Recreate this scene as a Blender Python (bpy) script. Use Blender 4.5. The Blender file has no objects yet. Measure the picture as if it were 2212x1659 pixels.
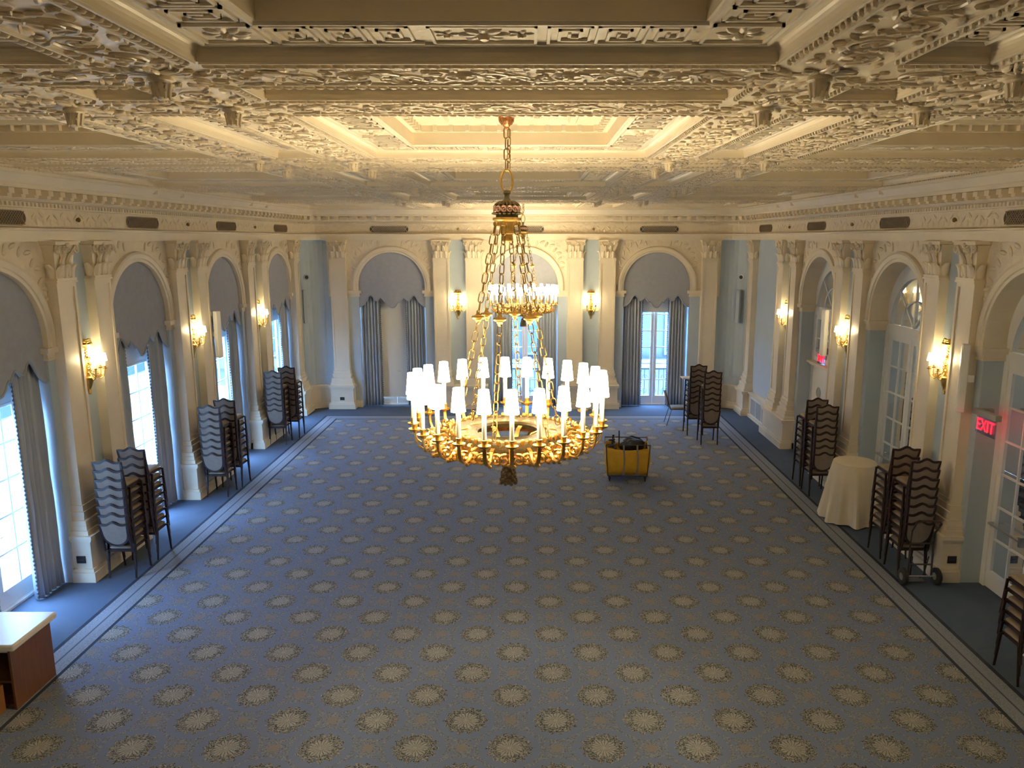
import bpy, math, random
import numpy as np
from mathutils import Vector, Matrix
random.seed(7)
PI = math.pi
sc = bpy.context.scene
COL = sc.collection

# ------------------------------------------------------------------ camera, world, exposure
F_PX, IMG_W, IMG_H = 1662.0, 2212, 1659
cam_d = bpy.data.cameras.new('camera'); cam = bpy.data.objects.new('camera', cam_d); COL.objects.link(cam)
cam_d.sensor_fit = 'HORIZONTAL'; cam_d.sensor_width = 36.0; cam_d.lens = F_PX / IMG_W * 36.0
cam_d.shift_x = -42.0 / IMG_W; cam_d.clip_start = 0.02; cam_d.clip_end = 300
PITCH = math.atan(314.0 / F_PX)
cam.location = (0.22, 0.0, 5.0); cam.rotation_euler = (PI / 2 - PITCH, 0, 0)
sc.camera = cam
sc.view_settings.view_transform = 'Standard'; sc.view_settings.look = 'None'
sc.view_settings.gamma = 1.0; sc.view_settings.use_curve_mapping = False
sc.view_settings.exposure = 0.52
cy = sc.cycles
cy.use_denoising = True
try: cy.denoiser = 'OPENIMAGEDENOISE'
except Exception: pass
cy.max_bounces = 6; cy.diffuse_bounces = 4; cy.glossy_bounces = 3; cy.transmission_bounces = 3; cy.transparent_max_bounces = 10
cy.caustics_reflective = False; cy.caustics_refractive = False
cy.sample_clamp_indirect = 6.0

SKY = 34.0
BULB = 1500.0
LAMP = 38.0
SCONCE = 38.0
w = bpy.data.worlds.new('sky'); sc.world = w; w.use_nodes = True
nt = w.node_tree; bg = nt.nodes['Background']
bg.inputs[0].default_value = (0.31, 0.56, 1.0, 1); bg.inputs[1].default_value = SKY

# ------------------------------------------------------------------ mesh building
def grid_faces(nu, nv, cu=False, cv=False):
    f = []
    for i in range(nu if cu else nu - 1):
        for j in range(nv if cv else nv - 1):
            a = i * nv + j; b = ((i + 1) % nu) * nv + j
            c = ((i + 1) % nu) * nv + (j + 1) % nv; d = i * nv + (j + 1) % nv
            f.append((a, b, c, d))
    return f
def ell_tpl(n, m):
    v = []
    for i in range(1, m):
        t = PI * i / m
        for k in range(n):
            p = 2 * PI * k / n
            v.append((math.sin(t) * math.cos(p), math.sin(t) * math.sin(p), math.cos(t)))
    f = []
    for i in range(m - 2):
        for k in range(n):
            f.append((i * n + k, i * n + (k + 1) % n, (i + 1) * n + (k + 1) % n, (i + 1) * n + k))
    top = len(v); v.append((0, 0, 1)); v.append((0, 0, -1))
    for k in range(n):
        f.append((top, (k + 1) % n, k)); f.append((top + 1, (m - 2) * n + k, (m - 2) * n + (k + 1) % n))
    return np.array(v), f
E64, E86, E108 = ell_tpl(6, 4), ell_tpl(8, 6), ell_tpl(12, 8)
class MB:
    def __init__(s, T=None): s.v = []; s.f = []; s.n = 0; s.T = T
    def add(s, v, f):
        v = np.asarray(v, float).reshape(-1, 3)
        if s.T is not None: v = s.T(v)
        s.v.append(v); o = s.n
        s.f += [tuple(i + o for i in q) for q in f]; s.n += len(v); return s
    def box(s, x0, x1, y0, y1, z0, z1, M=None):
        v = np.array([(x, y, z) for x in (x0, x1) for y in (y0, y1) for z in (z0, z1)], float)
        if M is not None: v = v @ np.array(M.to_3x3()).T + np.array(M.translation)
        return s.add(v, [(0, 1, 3, 2), (4, 6, 7, 5), (0, 4, 5, 1), (2, 3, 7, 6), (0, 2, 6, 4), (1, 5, 7, 3)])
    def ell(s, c, r, tpl=E64, M=None):
        v = tpl[0] * np.array(r)
        if M is not None: v = v @ np.array(M.to_3x3()).T
        return s.add(v + np.array(c), tpl[1])
    def quad(s, a, b, c, d): return s.add([a, b, c, d], [(0, 1, 2, 3)])
    def lathe(s, prof, c=(0, 0, 0), n=16, M=None, scale=(1, 1)):
        v = []
        for r, z in prof:
            for k in range(n):
                a = 2 * PI * k / n; v.append((r * math.cos(a) * scale[0], r * math.sin(a) * scale[1], z))
        m = len(prof)
        f = [(i * n + k, i * n + (k + 1) % n, (i + 1) * n + (k + 1) % n, (i + 1) * n + k) for i in range(m - 1) for k in range(n)]
        caps = tuple(prof[0]) != tuple(prof[-1])
        if caps and prof[0][0] > 1e-4: f.append(tuple(range(n))[::-1])
        if caps and prof[-1][0] > 1e-4: f.append(tuple((m - 1) * n + k for k in range(n)))
        v = np.array(v, float)
        if M is not None: v = v @ np.array(M.to_3x3()).T + np.array(M.translation)
        return s.add(v + np.array(c), f)
    def tube(s, path, r, n=6, closed=False, flat=None, up=(0.0, 0.013, 1.0)):
        """round (or flat=(w,t) strap) tube along a path; r number or list"""
        P = [Vector(p) for p in path]; m = len(P); v = []
        for i, p in enumerate(P):
            if closed: t = P[(i + 1) % m] - P[i - 1]
            else: t = P[min(i + 1, m - 1)] - P[max(i - 1, 0)]
            t.normalize(); u = Vector(up)
            if abs(t.dot(u)) > .98: u = Vector((1, 0, 0))
            a = t.cross(u).normalized(); b = a.cross(t).normalized()
            rr = r[i] if isinstance(r, (list, tuple)) else r
            if flat:
                wd, th = flat
                for sa, sb in ((1, 1), (-1, 1), (-1, -1), (1, -1)): v.append(p + a * (sa * th / 2) + b * (sb * wd / 2))
            else:
                for k in range(n):
                    q = 2 * PI * k / n + PI / n; v.append(p + a * (rr * math.cos(q)) + b * (rr * math.sin(q)))
        nn = 4 if flat else n
        f = [(i * nn + k, i * nn + (k + 1) % nn, ((i + 1) % m) * nn + (k + 1) % nn, ((i + 1) % m) * nn + k) for i in range(m if closed else m - 1) for k in range(nn)]
        if not closed: f.append(tuple(range(nn))[::-1]); f.append(tuple((m - 1) * nn + k for k in range(nn)))
        return s.add([tuple(q) for q in v], f)
    def prism(s, poly, d0, d1, ax):
        """poly of 2-D points mapped by ax(a, b, d) -> xyz, extruded d0..d1"""
        n = len(poly); v = [ax(a, b, d0) for a, b in poly] + [ax(a, b, d1) for a, b in poly]
        f = [tuple(range(n))[::-1], tuple(range(n, 2 * n))] + [(i, (i + 1) % n, n + (i + 1) % n, n + i) for i in range(n)]
        return s.add(v, f)
    def loft(s, rings, closed_ring=True, caps=True):
        n = len(rings[0]); m = len(rings); v = [p for r in rings for p in r]
        f = [(i * n + k, i * n + (k + 1) % n, (i + 1) * n + (k + 1) % n, (i + 1) * n + k) for i in range(m - 1) for k in range(n if closed_ring else n - 1)]
        if caps and closed_ring: f.append(tuple(range(n))[::-1]); f.append(tuple((m - 1) * n + k for k in range(n)))
        return s.add(v, f)
    def build(s, name, mat, parent=None, smooth=False, bevel=0):
        me = bpy.data.meshes.new(name)
        me.from_pydata(np.concatenate(s.v).tolist() if s.v else [], [], s.f)
        me.materials.append(mat)
        if smooth:
            me.polygons.foreach_set('use_smooth', [True] * len(me.polygons))
            try: me.set_sharp_from_angle(angle=math.radians(42))
            except Exception: pass
        me.update()
        o = bpy.data.objects.new(name, me); COL.objects.link(o)
        if parent is not None: o.parent = parent
        if bevel:
            b = o.modifiers.new('bevel', 'BEVEL'); b.width = bevel; b.segments = 2; b.limit_method = 'ANGLE'
        return o
def tag(o, label=None, cat=None, group=None, kind=None):
    if label: o['label'] = label
    if cat: o['category'] = cat
    if group: o['group'] = group
    if kind: o['kind'] = kind
    return o
def empty(name, loc=(0, 0, 0), rz=0.0):
    o = bpy.data.objects.new(name, None); COL.objects.link(o); o.location = loc; o.rotation_euler = (0, 0, rz)
    o.empty_display_size = .1
    return o
def struct(o): o['kind'] = 'structure'; return o
def children(o): return [c for c in bpy.data.objects if c.parent == o]
def tree(o): return (o, [tree(c) for c in children(o)])
def copy_tree(t, parent=None):
    o, ch = t; c = o.copy(); COL.objects.link(c); c.parent = parent
    for k in ch: copy_tree(k, c)
    return c

# ------------------------------------------------------------------ materials
class S:                                    # a socket with arithmetic
    nt = None
    def __init__(s, k): s.k = k
    @staticmethod
    def op(o, *a):
        n = S.nt.nodes.new('ShaderNodeMath'); n.operation = o
        for i, x in enumerate(a):
            if isinstance(x, S): S.nt.links.new(x.k, n.inputs[i])
            else: n.inputs[i].default_value = x
        return S(n.outputs[0])
    def __add__(s, o): return S.op('ADD', s, o)
    __radd__ = __add__
    def __sub__(s, o): return S.op('SUBTRACT', s, o)
    def __rsub__(s, o): return S.op('SUBTRACT', o, s)
    def __mul__(s, o): return S.op('MULTIPLY', s, o)
    __rmul__ = __mul__
    def __truediv__(s, o): return S.op('DIVIDE', s, o)
    def lt(s, o): return S.op('LESS_THAN', s, o)
    def gt(s, o): return S.op('GREATER_THAN', s, o)
    def fr(s): return S.op('FRACT', s)
    def ab(s): return S.op('ABSOLUTE', s)
    def sin(s): return S.op('SINE', s)
    def cos(s): return S.op('COSINE', s)
    def sqrt(s): return S.op('SQRT', s)
    def mx(s, o): return S.op('MAXIMUM', s, o)
    def mn(s, o): return S.op('MINIMUM', s, o)
def mat_base(name):
    m = bpy.data.materials.new(name); m.use_nodes = True; S.nt = m.node_tree
    return m, m.node_tree, m.node_tree.nodes['Principled BSDF']
def colmix(fac, a, b):
    n = S.nt.nodes.new('ShaderNodeMix'); n.data_type = 'RGBA'
    for i, x in ((0, fac), (6, a), (7, b)):
        if isinstance(x, S): S.nt.links.new(x.k, n.inputs[i])
        else: n.inputs[i].default_value = x if i == 0 else (*x, 1)
    return S(n.outputs[2])
def position():
    g = S.nt.nodes.new('ShaderNodeTexCoord'); return S(g.outputs['Object'])
def xyz(p):
    n = S.nt.nodes.new('ShaderNodeSeparateXYZ'); S.nt.links.new(p.k, n.inputs[0]); return [S(n.outputs[i]) for i in range(3)]
def noise(p, scale, detail=3, rough=.55):
    n = S.nt.nodes.new('ShaderNodeTexNoise'); n.inputs['Scale'].default_value = scale; n.inputs['Detail'].default_value = detail
    n.inputs['Roughness'].default_value = rough
    if p is not None: S.nt.links.new(p.k, n.inputs['Vector'])
    return S(n.outputs[0])
def voro(p, scale):
    n = S.nt.nodes.new('ShaderNodeTexVoronoi'); n.inputs['Scale'].default_value = scale
    if p is not None: S.nt.links.new(p.k, n.inputs['Vector'])
    return S(n.outputs['Distance'])
def bump(bs, h, strength, dist):
    n = S.nt.nodes.new('ShaderNodeBump'); n.inputs['Strength'].default_value = strength; n.inputs['Distance'].default_value = dist
    S.nt.links.new(h.k, n.inputs['Height']); S.nt.links.new(n.outputs[0], bs.inputs['Normal'])
def mat(name, col, rough=.5, metal=0.0, spec=.5, var=0.0, vs=6.0, bmp=0.0, bs_=40.0, bd=.01, col2=None, stretch=None):
    m, t, b = mat_base(name)
    b.inputs['Roughness'].default_value = rough; b.inputs['Metallic'].default_value = metal
    b.inputs['Specular IOR Level'].default_value = spec
    b.inputs['Base Color'].default_value = (*col, 1)
    p = position()
    if stretch:
        mp = t.nodes.new('ShaderNodeMapping'); mp.inputs['Scale'].default_value = stretch; t.links.new(p.k, mp.inputs[0]); p = S(mp.outputs[0])
    if var or col2:
        c2 = col2 or tuple(c * (1 - var) for c in col)
        n = noise(p, vs, 4); f = S.op('MULTIPLY_ADD', n, 2.2, -.6); f = f.mx(0.0).mn(1.0)
        t.links.new(colmix(f, col, c2).k, b.inputs['Base Color'])
    if bmp: bump(b, noise(p, bs_, 4), bmp, bd)
    return m
def emis(name, col, st, base=(.8, .8, .8)):
    m, t, b = mat_base(name)
    b.inputs['Base Color'].default_value = (*base, 1); b.inputs['Roughness'].default_value = .7
    b.inputs['Emission Color'].default_value = (*col, 1); b.inputs['Emission Strength'].default_value = st
    return m
def glass(name, tint, refl=.06):
    m, t, b = mat_base(name); t.nodes.remove(b)
    out = t.nodes['Material Output']; mx = t.nodes.new('ShaderNodeMixShader'); tr = t.nodes.new('ShaderNodeBsdfTransparent'); gl = t.nodes.new('ShaderNodeBsdfGlossy')
    lw = t.nodes.new('ShaderNodeLayerWeight'); lw.inputs[0].default_value = .35
    f = S.op('MULTIPLY_ADD', S(lw.outputs['Fresnel']), .8, refl).mn(.9)
    tr.inputs[0].default_value = (*tint, 1); gl.inputs['Roughness'].default_value = .02; gl.inputs[0].default_value = (1, 1, 1, 1)
    t.links.new(f.k, mx.inputs[0]); t.links.new(tr.outputs[0], mx.inputs[1]); t.links.new(gl.outputs[0], mx.inputs[2]); t.links.new(mx.outputs[0], out.inputs[0])
    return m
def carpet():
    m, t, b = mat_base('figured_carpet')
    b.inputs['Roughness'].default_value = .95; b.inputs['Specular IOR Level'].default_value = .15
    p = position(); X, Y, Z = xyz(p)
    PX, PY = .943, .904
    u = X / PX; v = (Y - 6.876) / PY
    def cell(du, dv):
        a = ((u + du).fr() - .5) * PX; c = ((v + dv).fr() - .5) * PY
        return a, c
    a1, c1 = cell(.5, .5); a2, c2 = cell(0.0, 0.0)
    d1 = (a1 * a1 + c1 * c1).sqrt(); d2 = (a2 * a2 + c2 * c2).sqrt()
    sel = d1.lt(d2)
    a = a2 + sel * (a1 - a2); c = c2 + sel * (c1 - c2); r = d1.mn(d2)
    ang = S.op('ARCTAN2', c, a)
    fine = noise(p, 34.0, 3); big = noise(p, 1.4, 2); nz = noise(p, 90.0, 2)
    base = colmix(S.op('MULTIPLY_ADD', nz, 1.6, -.3).mx(0.0).mn(1.0), (0.127, 0.159, 0.257), (0.166, 0.204, 0.318))
    wob = (fine - .5) * .05
    f2 = noise(p, 26.0, 2); f3 = noise(p, 55.0, 2)
    lines = ((f2 - .5).ab()).lt(.028).mx(((f3 - .5).ab()).lt(.022))
    # garland rings that link the medallions
    ring = ((r - .335 + wob * 2.2).ab()).lt(.024)
    col = colmix(ring * f3.gt(.44) * .8, base, (0.080, 0.095, 0.122))
    col = colmix(ring * lines * .8, col, (0.271, 0.286, 0.301))
    # small square motifs between the medallions
    e1, g1 = cell(0.0, .5); e2, g2 = cell(.5, 0.0)
    q1 = e1.ab().mx(g1.ab()); q2 = e2.ab().mx(g2.ab()); q = q1.mn(q2)
    dq = ((e1 * e1 + g1 * g1).sqrt()).mn((e2 * e2 + g2 * g2).sqrt())
    zone = (dq + wob * 1.5).lt(.115)
    col = colmix(zone * f3.gt(.52) * .75, col, (0.084, 0.095, 0.114)); col = colmix(zone * lines * .7, col, (0.262, 0.266, 0.257))
    col = colmix((q + wob * .4).lt(.052) * .8, col, (0.225, 0.196, 0.179))
    # leafy wreath of each medallion
    edge = .222 + .020 * (ang * 14.0).cos()
    wre = (r + wob * 1.2).lt(edge)
    lc = colmix(f3.gt(.50), (.028, .032, .036), (.085, .095, .105)); lc = colmix(lines, lc, (.30, .295, .28))
    col = colmix(wre, col, lc)
    # flower with cut petals
    fl = (r + wob * .6).lt(.122 + .016 * (ang * 9.0).cos())
    cut = ((ang * 9.0).sin().ab() + (fine - .5) * .9).lt(.28) * r.gt(.022)
    fc = colmix(cut, (.33, .325, .31), (.05, .054, .058)); fc = colmix(((f3 - .5).ab()).lt(.028) * .6, fc, (.12, .125, .13))
    col = colmix(fl, col, fc)
    # striped border and plain surround
    ax = X.ab()
    e = (ax - 5.265).mx(Y - 21.15)
    speck = noise(p, 45.0, 2).gt(.52)
    band = colmix(speck, (0.187, 0.207, 0.251), (0.253, 0.270, 0.315))
    line2 = ((e - .215).ab()).lt(.012)
    band = colmix(line2, band, (0.075, 0.090, 0.129))
    core = ((e - .215).ab()).gt(.012) * ((e - .215).ab()).lt(.075)
    band = colmix(core * .6, band, (0.225, 0.249, 0.301))
    col = colmix(e.gt(0.0), col, band)
    col = colmix(e.gt(0.0) * e.lt(.045), col, (0.028, 0.036, 0.057))
    col = colmix(e.gt(.375), col, (0.028, 0.036, 0.057))
    plain = colmix(nz, (0.067, 0.095, 0.143), (0.086, 0.115, 0.171))
    col = colmix(e.gt(.43), col, plain)
    col = colmix(big.gt(.5) * .06, col, (0.187, 0.180, 0.172))
    t.links.new(col.k, b.inputs['Base Color'])
    bump(b, noise(p, 160.0, 2), .4, .004)
    return m
M = {}
M['cream'] = mat('cream_paint', (.80, .70, .54), .42, var=.08, vs=3.0, bmp=.05, bs_=30)
M['plaster'] = mat('moulded_plaster', (.79, .67, .485), .34, var=.10, vs=5.0, bmp=.22, bs_=26, bd=.012)
M['relief'] = mat('carved_plaster', (.78, .65, .46), .30, var=.16, vs=18.0, bmp=.35, bs_=60, bd=.008)
M['tancream'] = mat('tan_ceiling_paint', (.80, .68, .49), .42, var=.08, vs=3.0)
M['frieze'] = mat('spandrel_plaster', (.80, .69, .52), .40, var=.10, vs=6.0, bmp=.6, bs_=11, bd=.03)
M['blue'] = mat('blue_wall_paint', (.47, .55, .62), .55, var=.06, vs=2.0)
M['white'] = mat('white_gloss_paint', (.84, .83, .79), .35)
M['bluespk'] = mat('blue_grey_enamel', (.42, .48, .54), .5)
M['valance'] = mat('blue_grey_fabric', (.40, .415, .47), .9, spec=.1, var=.10, vs=9, bmp=.15, bs_=200, bd=.003)
M['curtain'] = mat('blue_grey_drape', (.36, .40, .46), .8, spec=.2, var=.12, vs=9, bmp=.15, bs_=200, bd=.003)
m_, t_, b_ = mat_base('blue_grey_drape_cloth')
b_.inputs['Base Color'].default_value = (.47, .515, .58, 1); b_.inputs['Roughness'].default_value = .8; b_.inputs['Specular IOR Level'].default_value = .2
tl_ = t_.nodes.new('ShaderNodeBsdfTranslucent'); tl_.inputs[0].default_value = (.30, .36, .44, 1)
mx_ = t_.nodes.new('ShaderNodeMixShader'); mx_.inputs[0].default_value = .05
t_.links.new(b_.outputs[0], mx_.inputs[1]); t_.links.new(tl_.outputs[0], mx_.inputs[2]); t_.links.new(mx_.outputs[0], t_.nodes['Material Output'].inputs[0])
M['drape'] = m_
M['trimcloth'] = mat('dark_braid', (.12, .14, .165), .9)
M['shadecloth'] = mat('cream_blind', (.74, .72, .64), .8)
M['gold'] = mat('gilt_bronze', (.78, .50, .15), .34, metal=1.0, var=.35, vs=22, bmp=.3, bs_=60)
M['redgold'] = mat('red_gilt', (.72, .33, .14), .38, metal=.9, var=.25, vs=25, bmp=.25, bs_=60)
M['bronze'] = mat('aged_bronze', (.34, .225, .08), .42, metal=1.0, var=.3, vs=30)
M['disc'] = mat('dull_gilt', (.10, .068, .026), .5, metal=.7, var=.35, vs=16, bmp=.5, bs_=40)
M['cone'] = mat('painted_fruit_gilt', (.40, .27, .11), .5, metal=.5, col2=(.42, .33, .24), vs=30)
M['rose'] = mat('painted_rose', (.62, .36, .26), .5, metal=.35, var=.2, vs=40)
M['leafgreen'] = mat('dark_bronze_leaf', (.16, .135, .07), .5, metal=.5)
M['candle'] = mat('ivory_candle_sleeve', (.88, .80, .62), .5)
M['shade'] = emis('lit_chandelier_shade', (1.0, .82, .50), LAMP)
M['shade2'] = emis('lit_sconce_shade', (1.0, .80, .44), SCONCE)
M['bulb'] = emis('lit_bulb', (1.0, .89, .62), BULB)
M['mahogany'] = mat('dark_chair_wood', (.030, .014, .012), .32, var=.3, vs=12)
M['chairfab'] = mat('taupe_upholstery', (.26, .215, .18), .85, spec=.2, var=.15, vs=14, bmp=.1, bs_=150, bd=.003)
M['seatfab'] = mat('tan_seat_upholstery', (.24, .19, .14), .7, spec=.3, var=.15, vs=14)
M['black'] = mat('black_plastic', (.018, .018, .02), .45)
M['rubber'] = mat('black_rubber', (.02, .02, .02), .8)
M['metal'] = mat('steel_tube', (.55, .55, .56), .35, metal=1.0)
M['darkmetal'] = mat('dark_steel_tube', (.10, .085, .08), .4, metal=.7)
M['yellow'] = mat('yellow_vinyl', (.64, .36, .02), .45, var=.15, vs=6, bmp=.3, bs_=7, bd=.03)
M['bag'] = mat('black_bin_liner', (.012, .012, .014), .22, bmp=.8, bs_=14, bd=.03)
M['wood'] = mat('reddish_counter_wood', (.17, .066, .025), .5, col2=(.125, .046, .019), vs=4, stretch=(8, 8, .8))
M['orangewood'] = mat('orange_wood', (.42, .17, .055), .5)
M['topwhite'] = mat('cream_counter_top', (.80, .74, .64), .35)
M['linen'] = mat('cream_linen', (.66, .58, .44), .85, spec=.15, var=.06, vs=5)
M['grille'] = mat('dark_grille_mesh', (.045, .036, .026), .6)
M['grille2'] = mat('brown_grille_mesh', (.30, .22, .14), .6)
M['grille3'] = mat('tan_grille_mesh', (.55, .47, .36), .6)
M['grillebrown'] = mat('brown_vent_backing', (.11, .078, .05), .6)
M['greygrille'] = mat('grey_vent_mesh', (.34, .36, .37), .5)
M['housing'] = mat('grey_sign_housing', (.32, .29, .25), .45)
M['exitred'] = emis('lit_red_letters', (1.0, .012, .03), 2.4, (.6, .02, .02))
M['exitglow'] = emis('sign_lamp_slot', (1.0, .06, .05), 45.0, (.6, .1, .1))
M['glass'] = glass('clear_window_glass', (.93, .97, .98), .03)
M['doorglass'] = glass('clear_door_glass', (.90, .92, .90), .05)
M['acrylic'] = glass('clear_acrylic', (.95, .80, .84), .08)
M['hallwall'] = mat('grey_hall_wall', (.50, .50, .44), .6)
M['hallfloor'] = mat('hall_carpet', (.14, .15, .16), .9)
M['stone'] = mat('grey_facade_stone', (.055, .070, .090), .8, var=.12, vs=1.5)
M['pale'] = mat('pale_facade_stone', (.42, .42, .41), .8, var=.12, vs=1.0)
M['terrace'] = mat('pale_terrace_paving', (.22, .23, .24), .8, var=.1, vs=2.0)
M['facadeglass'] = mat('dark_facade_window', (.05, .075, .11), .25, spec=.3)
M['pale2'] = mat('blue_grey_facade_trim', (.10, .12, .145), .8)
M['iron'] = mat('black_ironwork', (.03, .035, .04), .5)
M['carpet'] = carpet()

# ------------------------------------------------------------------ room shell
WX, WY, REAR = 6.55, 22.75, -1.6            # wall planes
Z_IMP0, Z_IMP1, Z_ARC, R_ARC = 3.32, 3.50, 3.63, 0.98
Z_TOP = 4.98
BAY = 3.675
SIDE_WIN = [20.70, 17.0, 13.33, 9.66, 5.98, 2.30]
SIDE_PIER = [18.85, 15.17, 11.50, 7.83, 4.15]
BACK_WIN = [-3.89, 0.02, 3.91]
BACK_PIER = [-1.94, 1.97]
CR = 0.80                                    # corner radius
S_C = WY - CR                                # side walls end here
def T_left(v): return np.stack([-WX + v[:, 1], v[:, 0], v[:, 2]], 1)      # (s along wall, d into room, z)
def T_right(v): return np.stack([WX - v[:, 1], v[:, 0], v[:, 2]], 1)
def T_back(v): return np.stack([v[:, 0], WY - v[:, 1], v[:, 2]], 1)

fl = MB(); fl.quad((-6.55, REAR, 0), (6.55, REAR, 0), (6.55, WY, 0), (-6.55, WY, 0))
for c in SIDE_WIN: fl.quad((-7.1, c - R_ARC, 0), (-6.55, c - R_ARC, 0), (-6.55, c + R_ARC, 0), (-7.1, c + R_ARC, 0))
for c in SIDE_WIN[1:4]: fl.quad((6.55, c - R_ARC, 0), (6.95, c - R_ARC, 0), (6.95, c + R_ARC, 0), (6.55, c + R_ARC, 0))
for c in BACK_WIN: fl.quad((c - R_ARC, WY, 0), (c + R_ARC, WY, 0), (c + R_ARC, WY + .5, 0), (c - R_ARC, WY + .5, 0))
floor = struct(fl.build('floor', M['carpet']))

def arc_pts(c, r, n=24, a0=0.0, a1=PI): return [(c + r * math.cos(a0 + (a1 - a0) * i / n), Z_ARC + r * math.sin(a0 + (a1 - a0) * i / n)) for i in range(n + 1)]
class Wall:
    """one wall: blue lower surface, plaster upper surface, openings, trims"""
    def __init__(s, name, T, depth):
        s.T = T; s.depth = depth
        s.root = struct(empty(name)); s.name = name
        s.blue = MB(T); s.cream = MB(T); s.spand = MB(T); s.trim = MB(T)
    def plain(s, a, b, z0=0.0, z1=Z_TOP):
        s.blue.quad((a, 0, z0), (b, 0, z0), (b, 0, z1), (a, 0, z1))
    def bay(s, a, b, c):
        """wall from a to b with an arched opening centred at c"""
        R = R_ARC
        for p, q in ((a, c - R), (c + R, b)):
            s.blue.quad((p, 0, 0), (q, 0, 0), (q, 0, Z_IMP0), (p, 0, Z_IMP0))
            s.spand.quad((p, 0, Z_IMP0), (q, 0, Z_IMP0), (q, 0, Z_ARC), (p, 0, Z_ARC))
        pts = arc_pts(c, R)
        top = []
        for (x, z) in pts:                       # spandrel fan up to a rectangle
            k = max(abs(x - c) / R, 1e-6)
            top.append((b if x > c + R * .999 else a if x < c - R * .999 else c + (x - c) / R * (b - c if x > c else c - a), Z_TOP))
        for i in range(len(pts) - 1):
            s.spand.quad((pts[i][0], 0, pts[i][1]), (top[i][0], 0, top[i][1]), (top[i + 1][0], 0, top[i + 1][1]), (pts[i + 1][0], 0, pts[i + 1][1]))
        s.spand.add([(b, 0, Z_ARC), (b, 0, Z_TOP), (c + R, 0, Z_ARC)], [(0, 1, 2)])
        s.spand.add([(a, 0, Z_ARC), (a, 0, Z_TOP), (c - R, 0, Z_ARC)], [(0, 1, 2)])
        # reveal
        D = -s.depth
        for sg in (-1, 1):
            x = c + sg * R
            s.blue.quad((x, 0, 0), (x, D, 0), (x, D, Z_IMP0), (x, 0, Z_IMP0))
            s.cream.quad((x, 0, Z_IMP0), (x, D, Z_IMP0), (x, D, Z_ARC), (x, 0, Z_ARC))
        for i in range(len(pts) - 1):
            s.cream.quad((pts[i][0], 0, pts[i][1]), (pts[i][0], D, pts[i][1]), (pts[i + 1][0], D, pts[i + 1][1]), (pts[i + 1][0], 0, pts[i + 1][1]))
        # archivolt moulding and imposts
        prof = [(R, 0.0), (R, .035), (R + .05, .035), (R + .06, .055), (R + .13, .065), (R + .165, .055), (R + .18, .0)]
        rings = []
        for k in range(29):
            t = PI * k / 28
            rings.append([(c + r * math.cos(t), d, Z_ARC + r * math.sin(t)) for r, d in prof])
        rings = [[(c + r, d, Z_IMP1) for r, d in prof]] + rings + [[(c - r, d, Z_IMP1) for r, d in prof]]
        m = MB(s.T); m.loft(rings)
        st = [(Z_IMP0, Z_IMP0 + .03, .03), (Z_IMP0 + .03, Z_IMP0 + .10, .02), (Z_IMP0 + .10, Z_IMP1, .075)]
        for sg, e in ((-1, a), (1, b)):
            for z0, z1, p in st:
                x0, x1 = c + sg * (R - p), c + sg * (R + .30)
                m.box(min(x0, x1), max(x0, x1), -s.depth + .02, p, z0, z1)
        m.build('arch_moulding', M['cream'], s.root)
        # small relief scrolls in the spandrels
        rl = MB(s.T)
        for sg in (-1, 1):
            for k in range(9):
                t = PI / 2 - sg * (.28 + .105 * k); rr = R + .30 + .05 * (k % 2) + .10 * math.sin(k * .5)
                x = c + rr * math.cos(t); z = Z_ARC + rr * math.sin(t)
                if z > Z_TOP - .05 or x > b - .04 or x < a + .04: continue
                Mx = Matrix.Rotation(t + (.6 if k % 2 else -.5), 3, 'Y').to_4x4()
                rl.ell((x, .004, z), (.085, .018, .03), E86, Matrix.Rotation(-t + .8 * (k % 2), 3, 'Y').to_4x4())
        if rl.v: rl.build('spandrel_relief', M['plaster'], s.root, True)
    def base(s, a, b, d=.05):
        s.trim.box(a, b, 0, d, 0, .15); s.trim.box(a, b, 0, d * .55, .15, .20)
    def finish(s):
        for m, n, mt in ((s.blue, 'blue_surface', 'blue'), (s.cream, 'arch_reveal', 'cream'), (s.spand, 'plaster_surface', 'frieze'), (s.trim, 'baseboard', 'cream')):
            if m.v: m.build(n, M[mt], s.root)

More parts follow.
